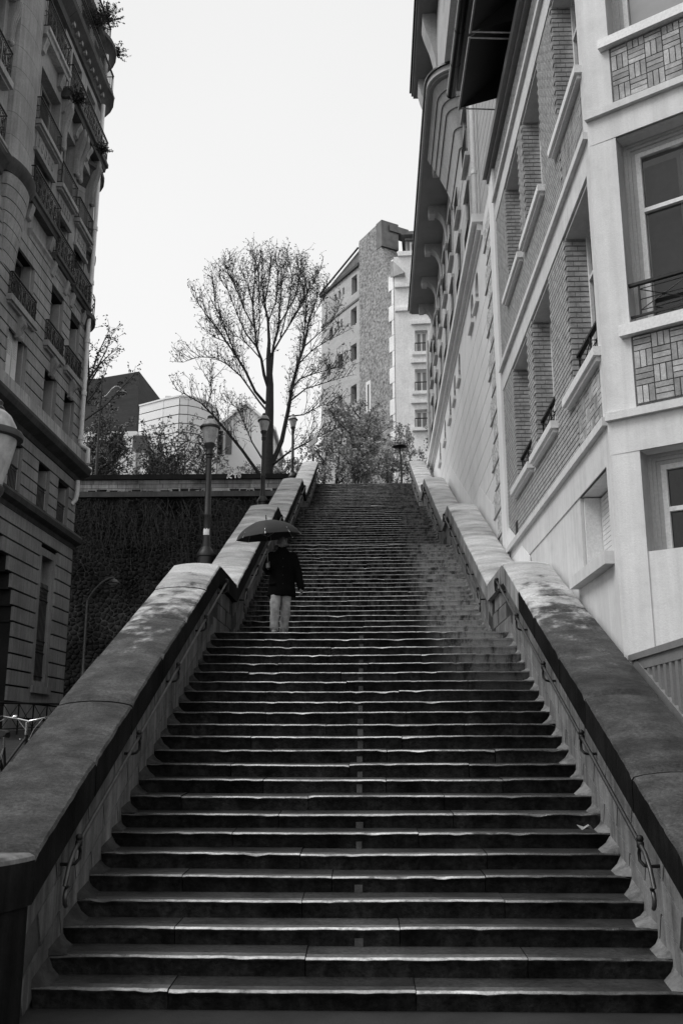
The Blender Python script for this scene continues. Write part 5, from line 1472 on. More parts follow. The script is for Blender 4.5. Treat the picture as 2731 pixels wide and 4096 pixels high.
# ================================================================== bicycle behind the left parapet
hd = onY(112, 2884, 3.45)
BX, BY = hd.x, 3.45
hv = Vector((0.02, 1.0, 0)).normalized(); sv = Vector((hv.y, -hv.x, 0))       # heading (front is away), right hand side
BZ = gz(BX, BY)
bk = thing('bicycle', (BX, BY, BZ), 'old black bicycle with chrome handlebar leaning behind the left parapet', 'bicycle')
Q = lambda f, s_, z: Vector((BX, BY, BZ)) + hv * f + sv * s_ + Vector((0, 0, z))
HB = hd.z - BZ                                                                 # handlebar height
def wheel(f):
    mb = MB(); mb.tube([Q(f + 0.33 * math.cos(k * math.pi / 16), 0, 0.345 + 0.33 * math.sin(k * math.pi / 16)) for k in range(33)], 0.019, 8, cap=False); w = mb.build('wheel', M['rubber'], bk, smooth=60)
    mb = MB(); mb.tube([Q(f + 0.305 * math.cos(k * math.pi / 16), 0, 0.345 + 0.305 * math.sin(k * math.pi / 16)) for k in range(33)], 0.011, 6, cap=False); mb.build('rim', M['galva'], w, smooth=60)
    mb = MB()
    for k in range(28):
        a_ = k * 2 * math.pi / 28; mb.tube([Q(f + 0.02 * math.cos(a_ + 0.7), 0.02 * (-1) ** k, 0.345 + 0.02 * math.sin(a_ + 0.7)), Q(f + 0.3 * math.cos(a_), 0, 0.345 + 0.3 * math.sin(a_))], 0.0014, 3)
    mb.tube([Q(f, -0.05, 0.345), Q(f, 0.05, 0.345)], 0.018, 8); mb.build('spokes', M['galva'], w)
    mb = MB(); mb.tube([Q(f + 0.365 * math.cos(a_), 0, 0.345 + 0.365 * math.sin(a_)) for a_ in [math.radians(d_) for d_ in range(20, 191, 17)]], 0.022, 6); mb.build('mudguard', M['lamp_iron'], bk, smooth=60)
wheel(0.12); wheel(-0.95)
hz = HB - 0.16
mb = MB()
bb = Q(-0.50, 0, 0.29); seat = Q(-0.66, 0, 0.80); head0 = Q(0.0, 0, hz - 0.13); head1 = Q(-0.025, 0, hz)
for a_, b_, r_ in ((head0, bb, 0.018), (head1 + Vector((0, 0, -0.03)), Q(-0.60, 0, 0.60), 0.016), (bb, seat, 0.016), (bb, Q(-0.95, 0.04, 0.345), 0.010), (bb, Q(-0.95, -0.04, 0.345), 0.010), (seat, Q(-0.95, 0.04, 0.345), 0.009), (seat, Q(-0.95, -0.04, 0.345), 0.009), (head0, head1, 0.024)):
    mb.tube([a_, b_], r_, 8)
mb.build('frame', M['lamp_iron'], bk, smooth=60)
mb = MB(); mb.tube([head0, Q(0.04, 0.05, 0.60), Q(0.12, 0.05, 0.345)], 0.012, 7); mb.tube([head0, Q(0.04, -0.05, 0.60), Q(0.12, -0.05, 0.345)], 0.012, 7); mb.build('fork', M['lamp_iron'], bk, smooth=60)
mb = MB(); mb.tube([head1, Q(-0.03, 0, HB - 0.01)], 0.014, 8); mb.tube([Q(-0.03, 0, HB - 0.03), Q(0.02, 0, HB - 0.01)], 0.016, 8); mb.build('stem', M['chrome'], bk, smooth=60)
mb = MB(); mb.tube([Q(-0.20, -0.31, HB + 0.02), Q(-0.09, -0.27, HB + 0.045), Q(0.02, -0.12, HB + 0.02), Q(0.03, 0, HB - 0.005), Q(0.02, 0.12, HB + 0.02), Q(-0.09, 0.27, HB + 0.045), Q(-0.20, 0.31, HB + 0.02)], 0.012, 8); hbr = mb.build('handlebar', M['chrome'], bk, smooth=60)
for s in (-1, 1):
    mb = MB(); mb.tube([Q(-0.10, s * 0.275, HB + 0.043), Q(-0.22, s * 0.32, HB + 0.015)], 0.018, 8); mb.build('grip', M['rubber'], hbr)
    mb = MB(); mb.tube([Q(-0.06, s * 0.25, HB + 0.03), Q(-0.10, s * 0.28, HB + 0.0), Q(-0.19, s * 0.33, HB - 0.02)], 0.006, 5)
    mb.tube([Q(-0.05, s * 0.24, HB + 0.02), Q(0.06, s * 0.16, HB + 0.03), Q(0.07, s * 0.05, HB - 0.10), Q(0.0, s * 0.02, hz - 0.08)], 0.004, 4); mb.build('brake_lever', M['galva'], hbr)
mb = MB(); mb.lathe([(0.035, 0), (0.038, 0.012), (0.026, 0.028), (0.008, 0.034)], Q(0.0, -0.16, HB + 0.035), 12); mb.build('bell', M['chrome'], hbr, smooth=60)
mb = MB(); mb.tube([seat, Q(-0.69, 0, 0.93)], 0.013, 8); mb.build('seat_post', M['chrome'], bk)
mb = MB(); rings = []
for f, w, z in ((-0.82, 0.075, 0.955), (-0.78, 0.095, 0.965), (-0.70, 0.075, 0.955), (-0.62, 0.035, 0.95), (-0.55, 0.018, 0.945)):
    rings.append([Q(f, w * math.cos(q * math.pi / 5), z + 0.028 * math.sin(q * math.pi / 5) * (1 if math.sin(q * math.pi / 5) > 0 else 1.6)) for q in range(10)])
mb.loft(rings); mb.build('saddle', M['rubber'], bk, smooth=60)
mb = MB(); mb.tube([bb, Q(-0.42, 0.08, 0.18)], 0.009, 6); mb.tube([bb, Q(-0.58, -0.08, 0.40)], 0.009, 6); mb.lathe([(0.09, -0.003), (0.09, 0.003)], bb, 16); mb.build('crank', M['galva'], bk)
mb = MB(); mb.tube([Q(0.05, -0.10, hz - 0.05), Q(0.30, -0.10, hz - 0.06), Q(0.30, 0.10, hz - 0.06), Q(0.05, 0.10, hz - 0.05)], 0.006, 5); mb.tube([Q(0.05, 0, hz - 0.05), Q(0.30, 0, hz - 0.06)], 0.005, 5); mb.build('front_rack', M['chrome'], bk)

# low pavement guard rail with crossed braces
gr = thing('pavement_railing', (-9.0, 16, gz(-9, 16)), 'low iron pavement railing with crossed braces below the stone house', 'railing')
zf = lambda y: gz(-9, y)
mb = MB(); mb.tube([(-9, 12.5, zf(12.5) + 0.80), (-9, 25.0, zf(25) + 0.80)], 0.028, 6); mb.tube([(-9, 12.5, zf(12.5) + 0.16), (-9, 25, zf(25) + 0.16)], 0.016, 6); mb.build('rail', M['iron'], gr)
for k in range(12):
    y = 12.6 + 1.12 * k
    mb = MB(); mb.tube([(-9, y, zf(y) - 0.05), (-9, y, zf(y) + 0.80)], 0.022, 6); mb.build('post', M['iron'], gr)
    if k < 11:
        mb = MB(); mb.tube([(-9, y, zf(y) + 0.17), (-9, y + 1.12, zf(y + 1.12) + 0.79)], 0.010, 4); mb.tube([(-9, y, zf(y) + 0.79), (-9, y + 1.12, zf(y + 1.12) + 0.17)], 0.010, 4); mb.build('cross_brace', M['iron'], gr)

# litter: a crumpled paper and a leaf on the steps
q = onY(1700 + 1008 / 1.5208, 2900 + 640 / 1.5208, 5 * T_ + 0.15)
k_ = 6
mb = MB(); c = Vector((q.x, k_ * T_ + 0.05, (k_ + 1) * R_ + 0.012))
for i in range(6):
    a_ = i * 1.05; mb.poly([c + Vector((0.0, 0, 0.035)), c + Vector((0.085 * math.cos(a_), 0.05 * math.sin(a_), 0.01 + 0.05 * (i % 2))), c + Vector((0.085 * math.cos(a_ + 1.05), 0.05 * math.sin(a_ + 1.05), 0.01 + 0.05 * ((i + 1) % 2)))])
tag(mb.build('crumpled_paper', M['scrap']), 'crumpled white paper scrap on a step near the right wall', 'litter')
# ================================================================== trees
rt_ = random.Random(21)
def leaf(mb, p, s_, rg, m=0):
    d = Vector((rg.uniform(-1, 1), rg.uniform(-1, 1), rg.uniform(-1, 0.6))).normalized(); w = d.orthogonal().normalized()
    a = rg.uniform(0, 6.3); w = (w * math.cos(a) + d.cross(w) * math.sin(a))
    mb.quad(p, p + d * s_ * 0.5 + w * s_ * 0.38, p + d * s_, p + d * s_ * 0.5 - w * s_ * 0.38, m)
def polyat(pts, t):
    L = [0]
    for a, b in zip(pts, pts[1:]): L.append(L[-1] + (b - a).length)
    s = t * L[-1]
    for i in range(len(pts) - 1):
        if s <= L[i + 1] or i == len(pts) - 2:
            f = (s - L[i]) / max(1e-6, L[i + 1] - L[i]); return pts[i].lerp(pts[i + 1], f), (pts[i + 1] - pts[i]).normalized(), L[-1]
def wander(p, d, L, n, rg, up=0.15, jit=0.25):
    pts = [p]
    for k in range(n):
        d = (d + Vector((rg.uniform(-jit, jit), rg.uniform(-jit, jit), rg.uniform(-jit, jit) + up))).normalized()
        pts.append(pts[-1] + d * (L / n))
    return pts
def twigs(limbs, wood, leaves, rg, step=0.32, L1=(0.8, 1.9), L2=(0.25, 0.65), ls=0.10, per=3, flat=1.0, t0=0.22, extra=0.0):
    for pts, r0, r1 in limbs:
        _, _, L = polyat(pts, 0)
        n = max(2, int(L * (1 - t0) / step))
        for k in range(n):
            t = t0 + (1 - t0) * (k + rg.random()) / n; p, d, _ = polyat(pts, min(t, 0.999))
            q = Vector((rg.uniform(-1, 1), rg.uniform(-1, 1) * flat, rg.uniform(-0.7, 0.9)))
            q = (q - d * q.dot(d)).normalized()
            dd = (d * rg.uniform(0.45, 1.0) + q * rg.uniform(0.5, 1.0)).normalized()
            l = rg.uniform(*L1) * (1.15 - 0.5 * t)
            c = wander(p, dd, l, 4, rg, 0.10, 0.22)
            wood.tube(c, [max(0.010, (r0 + (r1 - r0) * t) * 0.42), 0.014, 0.012, 0.010, 0.008], 4, cap=False)
            m = max(2, int(l / 0.26))
            for j in range(m):
                pp, d2, _ = polyat(c, min(0.999, (j + 0.4 + 0.6 * rg.random()) / m))
                q = Vector((rg.uniform(-1, 1), rg.uniform(-1, 1) * flat, rg.uniform(-0.8, 0.9))).normalized()
                e = wander(pp, (d2 * 0.6 + q).normalized(), rg.uniform(*L2), 2, rg, 0.08, 0.3)
                wood.tube(e, [0.009, 0.007, 0.005], 3, cap=False)
                for _ in range(per):
                    if rg.random() < 0.85: leaf(leaves, e[-1] + Vector((rg.uniform(-1, 1), rg.uniform(-1, 1), rg.uniform(-1, 1))) * (0.03 + extra), ls * rg.uniform(0.7, 1.3), rg)
                if extra:
                    for _ in range(per): leaf(leaves, e[1] + Vector((rg.uniform(-1, 1), rg.uniform(-1, 1), rg.uniform(-1, 1))) * extra, ls * rg.uniform(0.7, 1.3), rg)
YT = 48.0
def tz(x, y, dy=0.0): return onY(600 + x / 1.96, 900 + y / 1.96, YT + dy)
TRACE = [
    ([(935, 1300), (900, 1180), (870, 1050), (840, 960), (815, 800), (800, 600), (770, 450), (700, 330)], -0.8, 0.15),
    ([(940, 1250), (950, 1080), (970, 950), (1000, 800), (1010, 650), (1040, 450), (1060, 260)], 0.9, 0.15),
    ([(930, 1000), (925, 900), (930, 750), (900, 600), (880, 450), (875, 210)], 0.2, 0.16),
    ([(930, 1050), (960, 1000), (1020, 880), (1100, 760), (1200, 600), (1290, 400)], -0.5, 0.11),
    ([(945, 1900), (1030, 1700), (1090, 1450), (1110, 1250), (1150, 1100), (1210, 950), (1240, 780), (1290, 600), (1350, 450)], 1.3, 0.21),
    ([(1150, 1100), (1190, 980), (1210, 830), (1225, 650), (1200, 420), (1140, 280)], 1.9, 0.10),
    ([(905, 1400), (830, 1300), (750, 1150), (680, 1030), (610, 920), (540, 820), (450, 720), (380, 620), (310, 520)], -1.5, 0.13),
    ([(680, 1030), (620, 900), (560, 750), (510, 650), (495, 430)], -2.0, 0.08),
    ([(910, 1450), (850, 1380), (720, 1190), (600, 1090), (500, 1030), (380, 1030), (260, 1070), (160, 1065)], 1.6, 0.09),
    ([(860, 1960), (720, 1780), (600, 1620), (500, 1500), (400, 1400), (300, 1330), (170, 1280)], -1.0, 0.14),
    ([(440, 1430), (480, 1300), (470, 1230), (520, 1170)], -1.2, 0.05),
    ([(890, 1850), (800, 1700), (740, 1560), (680, 1440), (560, 1360)], 2.0, 0.08),
    ([(960, 1880), (1080, 1790), (1230, 1700), (1380, 1640), (1500, 1560)], -1.6, 0.10),
    ([(1100, 1300), (1180, 1200), (1300, 1160), (1440, 1130), (1560, 1060)], 2.2, 0.08),
    ([(1110, 1370), (1220, 1280), (1340, 1240), (1480, 1200), (1580, 1180)], 0.5, 0.07),
    ([(1080, 1500), (1200, 1480), (1340, 1420), (1500, 1400)], 1.4, 0.07),
    ([(840, 960), (760, 850), (690, 700), (620, 520), (520, 380)], -1.2, 0.08),
    ([(815, 800), (740, 650), (660, 450), (590, 270)], 0.8, 0.08),
    ([(1000, 800), (1060, 700), (1130, 560), (1170, 400), (1190, 270)], 1.5, 0.08),
    ([(870, 1050), (790, 960), (700, 880), (600, 860), (480, 860)], 1.8, 0.06),
    ([(900, 600), (940, 420), (960, 240)], -0.9, 0.07), ([(800, 600), (830, 420), (800, 240)], 0.6, 0.06),
    ([(1210, 950), (1300, 860), (1420, 760), (1480, 640)], 0.3, 0.06),
    ([(1240, 780), (1320, 640), (1420, 500)], 1.0, 0.05), ([(1150, 1100), (1280, 980), (1400, 900), (1520, 840)], -0.8, 0.06),
    ([(610, 920), (510, 880), (420, 820)], 0.9, 0.05), ([(1020, 880), (1060, 760), (1090, 600), (1110, 420), (1080, 240)], -1.2, 0.06),
    ([(930, 750), (985, 600), (1000, 430), (985, 230)], 1.1, 0.06), ([(840, 960), (860, 780), (850, 560), (840, 330), (800, 220)], -0.4, 0.06),
    ([(1100, 760), (1180, 620), (1260, 480), (1330, 360)], 1.5, 0.05), ([(740, 650), (690, 500), (610, 380)], -1.4, 0.05)]
bt = thing('big_tree', (tz(925, 1960).x, YT, ZTOP), 'large nearly bare tree with fine leafing twigs against the white sky', 'tree')
wood = MB(); leaves = MB(); limbs = []
trunk = [Vector((tz(925, 1960).x, YT, ZTOP - 0.3)), tz(925, 1900), tz(928, 1700), tz(936, 1450), tz(940, 1250), tz(930, 1050), tz(930, 960)]
wood.tube(trunk, [0.38, 0.33, 0.30, 0.27, 0.23, 0.17, 0.12], 12)
for pts, dep, r0 in TRACE:
    n = len(pts); P = [tz(x, y, dep * (i / (n - 1)) ** 1.0 * 2.0 * (1 if i else 0)) for i, (x, y) in enumerate(pts)]
    P = [p + Vector((rt_.uniform(-0.07, 0.07), 0, rt_.uniform(-0.07, 0.07))) if 0 < i else p for i, p in enumerate(P)]
    wood.tube(P, [max(0.012, r0 * 0.78 * (1 - 0.93 * i / (n - 1))) for i in range(n)], 7, cap=False)
    limbs.append((P, r0, 0.015))
for P, r0, r1 in list(limbs):
    _, _, L = polyat(P, 0)
    for k in range(int(L / 0.38)):
        t = 0.25 + 0.7 * (k + rt_.random()) / max(1, int(L / 0.38)); p, d, _ = polyat(P, t)
        q = (d * 0.9 + Vector((rt_.uniform(-0.6, 0.6), rt_.uniform(-0.7, 0.7), 0.55))).normalized()
        B = wander(p, q, rt_.uniform(1.3, 2.9) * (1.1 - 0.62 * t), 6, rt_, 0.12, 0.16)
        wood.tube(B, [0.024, 0.021, 0.018, 0.016, 0.014, 0.012, 0.009], 5, cap=False); limbs.append((B, 0.03, 0.01))
tw = MB()
twigs(limbs, tw, leaves, rt_, 0.36, (0.4, 0.9), (0.2, 0.5), 0.09, 3)
wood.build('trunk', M['bark'], bt, smooth=60)
cr_ = tw.build('crown', M['bark'], bt)
leaves.build('leaves', M['leaf_dark'], cr_)

def grow_tree(name, label, base, H, spread, seed, per=5, ls=0.14, leafm='leaf_mid', group=None, trunks=2, lean=(0, 0), wm='bark_far', step=0.34, extra=0.16, tr=0.11, nl=7, cat='tree', lowest=0.25):
    rg = random.Random(seed); b = Vector(base)
    t = thing(name, base, label, cat, group)
    wood = MB(); lv = MB(); tw = MB(); limbs = []
    for k in range(trunks):
        a = rg.uniform(0, 6.3); off = Vector((math.cos(a), math.sin(a), 0)) * (0.12 * (trunks > 1))
        d = Vector((math.cos(a) * 0.22 + lean[0], math.sin(a) * 0.22 + lean[1], 1)).normalized()
        T = wander(b + off + Vector((0, 0, -0.1)), d, H * rg.uniform(0.72, 0.92), 7, rg, 0.12, 0.13)
        wood.tube(T, [tr * (1 - 0.12 * i) for i in range(8)], 8, cap=False); limbs.append((T[2:], tr * 0.6, 0.02))
        for j in range(nl):
            f = lowest + (0.95 - lowest) * (j + rg.random()) / nl
            p, dd, _ = polyat(T, f); aa = rg.uniform(0, 6.3)
            q = (Vector((math.cos(aa), math.sin(aa), rg.uniform(0.25, 0.9))) + dd * 0.5).normalized()
            l = spread * rg.uniform(0.65, 1.15) * (1.15 - 0.6 * f)
            B = wander(p, q, l, 5, rg, 0.10, 0.2)
            wood.tube(B, [tr * 0.5 * (1 - 0.16 * i) for i in range(6)], 6, cap=False); limbs.append((B, tr * 0.5, 0.012))
    twigs(limbs, tw, lv, rg, step, (0.5, 1.2), (0.25, 0.6), ls, per, 1.0, 0.2, extra)
    wood.build('trunk', M[wm], t, smooth=60); c = tw.build('crown', M[wm], t); lv.build('leaves', M[leafm], c)
    return t
def spot(px, Y): return (onY(px, 1900, Y).x, Y, ZTOP)
G1 = 'trees on the upper street'
grow_tree('leafing_tree', 'leafing tree in the middle of the gap at the top of the stairs', spot(1435, 50), 8.6, 3.0, 5, 14, 0.14, 'leaf_mid', G1, 3)
grow_tree('leafing_tree', 'leafing tree left of centre at the top of the stairs, beside the street sign', spot(1330, 53), 8.2, 3.2, 6, 14, 0.14, 'leaf_mid', G1, 2)
grow_tree('leafing_tree', 'leafing tree right of centre in front of the rubble gable', spot(1515, 54), 8.2, 3.0, 16, 14, 0.14, 'leaf_mid', G1, 2)
grow_tree('leafing_tree', 'small leafing tree against the corner of the pale apartment house', spot(1678, 50.5), 7.0, 1.3, 8, 14, 0.14, 'leaf_mid', G1, 2, tr=0.09)
grow_tree('leafing_tree', 'pale leafing tree behind the trunk of the large bare tree', spot(1010, 56), 6.2, 3.2, 9, 14, 0.15, 'leaf_pale', G1, 2)
grow_tree('leafing_tree', 'pale leafing tree between the large bare tree and the farthest lamp', spot(1180, 57), 6.8, 3.2, 10, 14, 0.15, 'leaf_pale', G1, 2)
grow_tree('shrubby_tree', 'dense leafing shrub behind the wall next to the tall street lamp', spot(450, 49), 7.2, 2.4, 11, 12, 0.13, 'leaf_shrub', G1, 5, tr=0.07, lowest=0.1)
grow_tree('shrubby_tree', 'dense leafing shrub at the far left end of the wall parapet', spot(350, 50.5), 6.6, 2.4, 12, 12, 0.13, 'leaf_shrub', G1, 5, tr=0.07, lowest=0.1)
grow_tree('shrubby_tree', 'thin twiggy shrub in front of the white panelled building', spot(620, 48.5), 5.4, 2.2, 13, 5, 0.12, 'leaf_shrub', G1, 6, tr=0.06, extra=0.05, lowest=0.1)
grow_tree('shrubby_tree', 'taller twiggy shrub left of the nearest lamp lantern', spot(755, 48), 6.6, 2.3, 14, 4, 0.12, 'leaf_shrub', G1, 6, tr=0.06, extra=0.03, lowest=0.1)
grow_tree('bare_tree', 'bare tree with sparse leaves sticking out behind the stone house', (onY(255, 1900, 44.5).x, 44.5, ZTOP), 13.0, 5.2, 15, 3, 0.13, 'leaf_dark', G1, 1, (0.0, 0), 'bark', 0.30, 0.03, 0.12, 13, lowest=0.35)
# plants on the roof terraces of the stone house
def bush(px, py, X, rad, n, seed, label, name='terrace_shrub'):
    rg = random.Random(seed); c = onX(px, py, X)
    t = thing(name, (c.x, c.y, c.z - rad), label, 'plant')
    mb = MB(); tw = MB()
    for k in range(n):
        d = Vector((rg.gauss(0, 1), rg.gauss(0, 1), abs(rg.gauss(0, 1)) + 0.1)).normalized()
        P = wander(c - Vector((0, 0, rad)), d, rad * rg.uniform(1.0, 2.1), 4, rg, 0.05, 0.3); tw.tube(P, [0.012, 0.01, 0.008, 0.006, 0.004], 3, cap=False)
        for j in range(16):
            p, _, _ = polyat(P, 0.25 + 0.75 * rg.random() * 0.999); leaf(mb, p, 0.07 * rg.uniform(0.7, 1.4), rg)
    tw.build('stems', M['bark'], t); mb.build('leaves', M['leaf_dark'], t)
bush(420, 40, -10.5, 0.50, 70, 31, 'bushy dark plant on the topmost terrace of the stone house')
bush(385, 60, -10.6, 0.45, 60, 34, 'dark plant on the roof terrace edge of the stone house')
bush(462, 190, -10.9, 0.36, 50, 32, 'small dark plant behind the rounded corner bay cornice')
bush(310, 372, -10.2, 0.30, 40, 33, 'potted plant on the long balcony of the stone house')
bush(412, 585, -10.1, 0.22, 30, 35, 'tiny potted plant at the far end of the long balcony')

# ================================================================== buildings beyond
# gable house: brick flank, rubble party wall, pale street front
Kc = onY(1590, 1900, 66.0); uL = Vector((-0.515, 0.857, 0)).normalized()
nL = Vector((-uL.y, uL.x, 0)); nL = nL if nL.y < 0 else -nL
FG = frame((Kc.x, Kc.y), (uL.x, uL.y), (nL.x, nL.y))
def su(px, py):
    v = onP(px, py, (Kc.x, Kc.y), (uL.x, uL.y)); return (Vector((v.x - Kc.x, v.y - Kc.y, 0)).dot(uL), v.z)
R5 = lambda a, b: (1200 + a / 2.138, 850 + b / 2.138)
gh = thing('gable_house', (Kc.x, Kc.y, ZTOP), 'tall house with rubble gable wall and grey brick flank behind the trees', 'building')
uj, ul = su(1441, 1300)[0], su(1286, 1500)[0]
hs = []
for a, b, c, d in ((440, 540, 487, 690), (433, 815, 483, 960), (433, 1125, 483, 1265), (433, 1475, 483, 1640), (364, 640, 378, 700), (331, 666, 344, 730), (297, 695, 311, 755), (347, 910, 360, 975), (322, 930, 334, 995), (250, 990, 280, 1090), (325, 1215, 366, 1340), (228, 1300, 262, 1395), (325, 1565, 360, 1650)):
    u1, zt = su(*R5(a, b + (d - b) * 0.12)); u0, zb_ = su(*R5(c, d - (d - b) * 0.12))
    zt = su(*R5((a + c) / 2, b))[1]; zb_ = su(*R5((a + c) / 2, d))[1]
    hs.append((min(u0, u1), max(u0, u1), zb_, zt))
zE = su(*R5(515, 435))[1]
mb = MB(); wall_holes(mb, FG, uj, ul, ZTOP, zE, hs, -0.5, 0.0); fl = mb.build('brick_flank', M['far_brick'], gh)
for a, b, c, d in hs: window(FG, a, b, c, d, -0.45, fl, 'glass', 'zinc', 0, None, 0.08)
zs2 = su(*R5(515, 725))[1]
mb = MB(); mb.fbox(FG, uj + 0.02, ul, zs2 - 0.10, zs2 + 0.10, -0.02, 0.08); mb.build('string_course', M['zinc'], gh)
zr = su(*R5(515, 310))[1]; z_l = su(*R5(265, 650))[1]
mb = MB(); mb.poly([FG(uj, zE, 0), FG(ul, zE, 0), FG(uj, zr, 0)]); mb.poly([FG(uj, zE, -5), FG(ul, zE, -5), FG(uj, zr, -5)]); mb.quad(FG(ul, zE, 0), FG(uj, zr, 0), FG(uj, zr, -5), FG(ul, zE, -5)); mb.build('roof_gable', M['zinc'], gh)
mb = MB(); mb.fbox(FG, uj, ul + 0.2, zE - 0.18, zE + 0.1, -0.1, 0.22)
a, b = FG(ul + 0.2, zE + 0.1, 0.2), FG(uj, zr + 0.1, 0.2); mb.tube([a, b], 0.10, 5); mb.build('gutter', M['gutter'], gh)
mb = MB(); mb.quad(FG(ul, ZTOP, 0), FG(ul, ZTOP, -8), FG(ul, zE, -8), FG(ul, zE, 0)); mb.build('end_wall', M['far_brick'], gh)
zA = su(1475, 931)[1] - 0.2
u_ap0, u_ap1 = su(1511, 900)[0], su(1527, 900)[0]
mb = MB()
pts = [(uj, ZTOP), (uj, su(1441, 965)[1]), (u_ap0, su(1511, 899)[1]), (u_ap1, su(1527, 905)[1]), (u_ap1, su(1512, 1000)[1]), (su(1543, 1030)[0], su(1543, 1030)[1]), (0.0, su(1590, 1090)[1]), (0.0, ZTOP)]
front = [FG(u, z, 0.12) for u, z in pts]; back_ = [FG(u, z, -1.5) for u, z in pts]
mb.loft([front, back_]); mb.build('rubble_gable', M['rubble'], gh)
mb = MB(); mb.fbox(FG, u_ap1 - 0.2, u_ap0 + 0.05, su(1512, 1000)[1], su(1511, 897)[1], -1.6, 0.16); mb.fbox(FG, u_ap1 - 0.35, u_ap1 + 0.8, su(1511, 897)[1] - 0.9, su(1511, 897)[1] - 0.3, -2.6, -0.6); mb.build('chimney', M['zinc'], gh)
u0, z0 = su(1480, 1600); mb = MB(); a, b = su(1472, 1560), su(1486, 1610)
mb.fbox(FG, b[0] - 0.1, a[0] + 0.1, b[1] - 0.9, a[1] + 0.7, 0.10, 0.16); o = mb.build('small_window', M['frame_white'], gh)
mb = MB(); mb.fbox(FG, b[0] + 0.15, a[0] - 0.15, b[1] - 0.6, a[1] + 0.4, 0.14, 0.17); mb.build('pane', M['glass'], o)
# pale street front to the right
uF = Vector((1, -0.08, 0)).normalized(); nF = Vector((uF.y, -uF.x, 0))
FFp = frame((Kc.x, Kc.y), (uF.x, uF.y), (nF.x, nF.y))
def sf(px, py):
    v = onP(px, py, (Kc.x, Kc.y), (uF.x, uF.y)); return (Vector((v.x - Kc.x, v.y - Kc.y, 0)).dot(uF), v.z)
zt_ = sf(1620, 1030)[1]
fw_ = []
for a, b, c, d in ((985, 1015, 1052, 1205), (985, 1345, 1058, 1540), (985, 1690, 1060, 1850)):
    p, q = sf(*R5(a, d)), sf(*R5(c, b)); fw_.append((p[0], q[0] + 0.35, p[1], q[1]))
mb = MB(); wall_holes(mb, FFp, -0.05, 14.0, ZTOP, zt_, fw_, -0.4, 0.25); pf = mb.build('pale_front', M['pale_stone'], gh)
mb = MB(); mb.fbox(FFp, 0.1, 14, ZTOP, zt_ - 0.1, -3, -0.45); mb.build('front_core', M['stone_dark'], gh)
for a, b, c, d in fw_:
    window(FFp, a, b, c, d, -0.15, pf, 'curtain', 'frame_white', 1, None, 0.17)
    mb = MB(); mb.fbox(FFp, a - 0.25, b + 0.25, c - 0.3, c - 0.02, 0.2, 0.55); mb.build('window_sill', M['pale_stone'], pf)
    mb = MB(); mb.fbox(FFp, a - 0.3, b + 0.3, d + 0.5, d + 0.8, 0.2, 0.5); mb.build('window_lintel', M['pale_stone'], pf)
    mb = MB(); mb.fbox(FFp, a, b, c + 0.75, c + 0.82, 0.3, 0.36)
    for k in range(6): mb.fbox(FFp, a + (b - a) * k / 5 - 0.02, a + (b - a) * k / 5 + 0.02, c, c + 0.8, 0.31, 0.35)
    mb.build('guard_rail', M['iron'], pf)
rq = random.Random(4); z = ZTOP + 3
k = 0
while z < zt_ - 1:                            # toothed quoins running into the rubble
    L = 0.75 if k % 2 else 0.3
    mb = MB(); mb.fbox(FG, 0.0, L, z, z + 1.35, 0.05, 0.18); mb.build('quoin', M['pale_stone'], gh); z += 1.4; k += 1
for zz in (sf(1600, 1150)[1], sf(1600, 1245)[1]):
    mb = MB(); mb.fbox(FFp, 0.0, 4.0, zz - 0.15, zz + 0.15, 0.2, 0.5); mb.build('string_course', M['pale_stone'], gh)
# set-back top storey with balcony
zt3 = sf(1600, 940)[1]; zb3 = sf(1600, 1010)[1]
mb = MB(); mb.fbox(FFp, 0.9, 14, zt_, zt3, -4.0, -0.5); ts = mb.build('top_storey', M['stone'], gh)
mb = MB(); mb.fbox(FFp, 0.6, 14, zt3, zt3 + 0.3, -4.2, 0.1); mb.build('roof_edge', M['zinc'], gh)
for k in range(3):
    u = 1.3 + 1.75 * k; window(FFp, u, u + 1.35, zb3, zt3 - 0.5, -0.42, ts, 'curtain', 'frame_white', 1, None, 0.16)
mb = MB(); mb.fbox(FFp, 0.9, 10, zb3 + 0.95, zb3 + 1.03, 0.15, 0.22)
for k in range(30): mb.fbox(FFp, 0.9 + 0.3 * k, 0.95 + 0.3 * k, zb3 - 0.1, zb3 + 1.0, 0.16, 0.21)
mb.build('balcony_rail', M['iron'], ts)
mb = MB(); mb.fbox(FFp, 0.3, 10, zb3 - 0.5, zb3 - 0.1, -0.5, 0.45); mb.build('balcony', M['pale_stone'], ts)
p0, p1 = sf(*R5(770, 430)), sf(*R5(900, 530))
mb = MB(); mb.hexa([FFp(p0[0], p1[1] - 0.2, 0.2), FFp(p1[0], p1[1] - 0.3, 1.0), FFp(p1[0], p1[1] - 0.3, 0.2), FFp(p0[0], p1[1] - 0.3, 0.2), FFp(p0[0], p0[1], 0.25), FFp(p1[0] - 1.0, p0[1], 0.3), FFp(p1[0] - 1.0, p0[1], 0.2), FFp(p0[0], p0[1], 0.2)]); mb.build('stone_cap', M['stone_light'], gh)

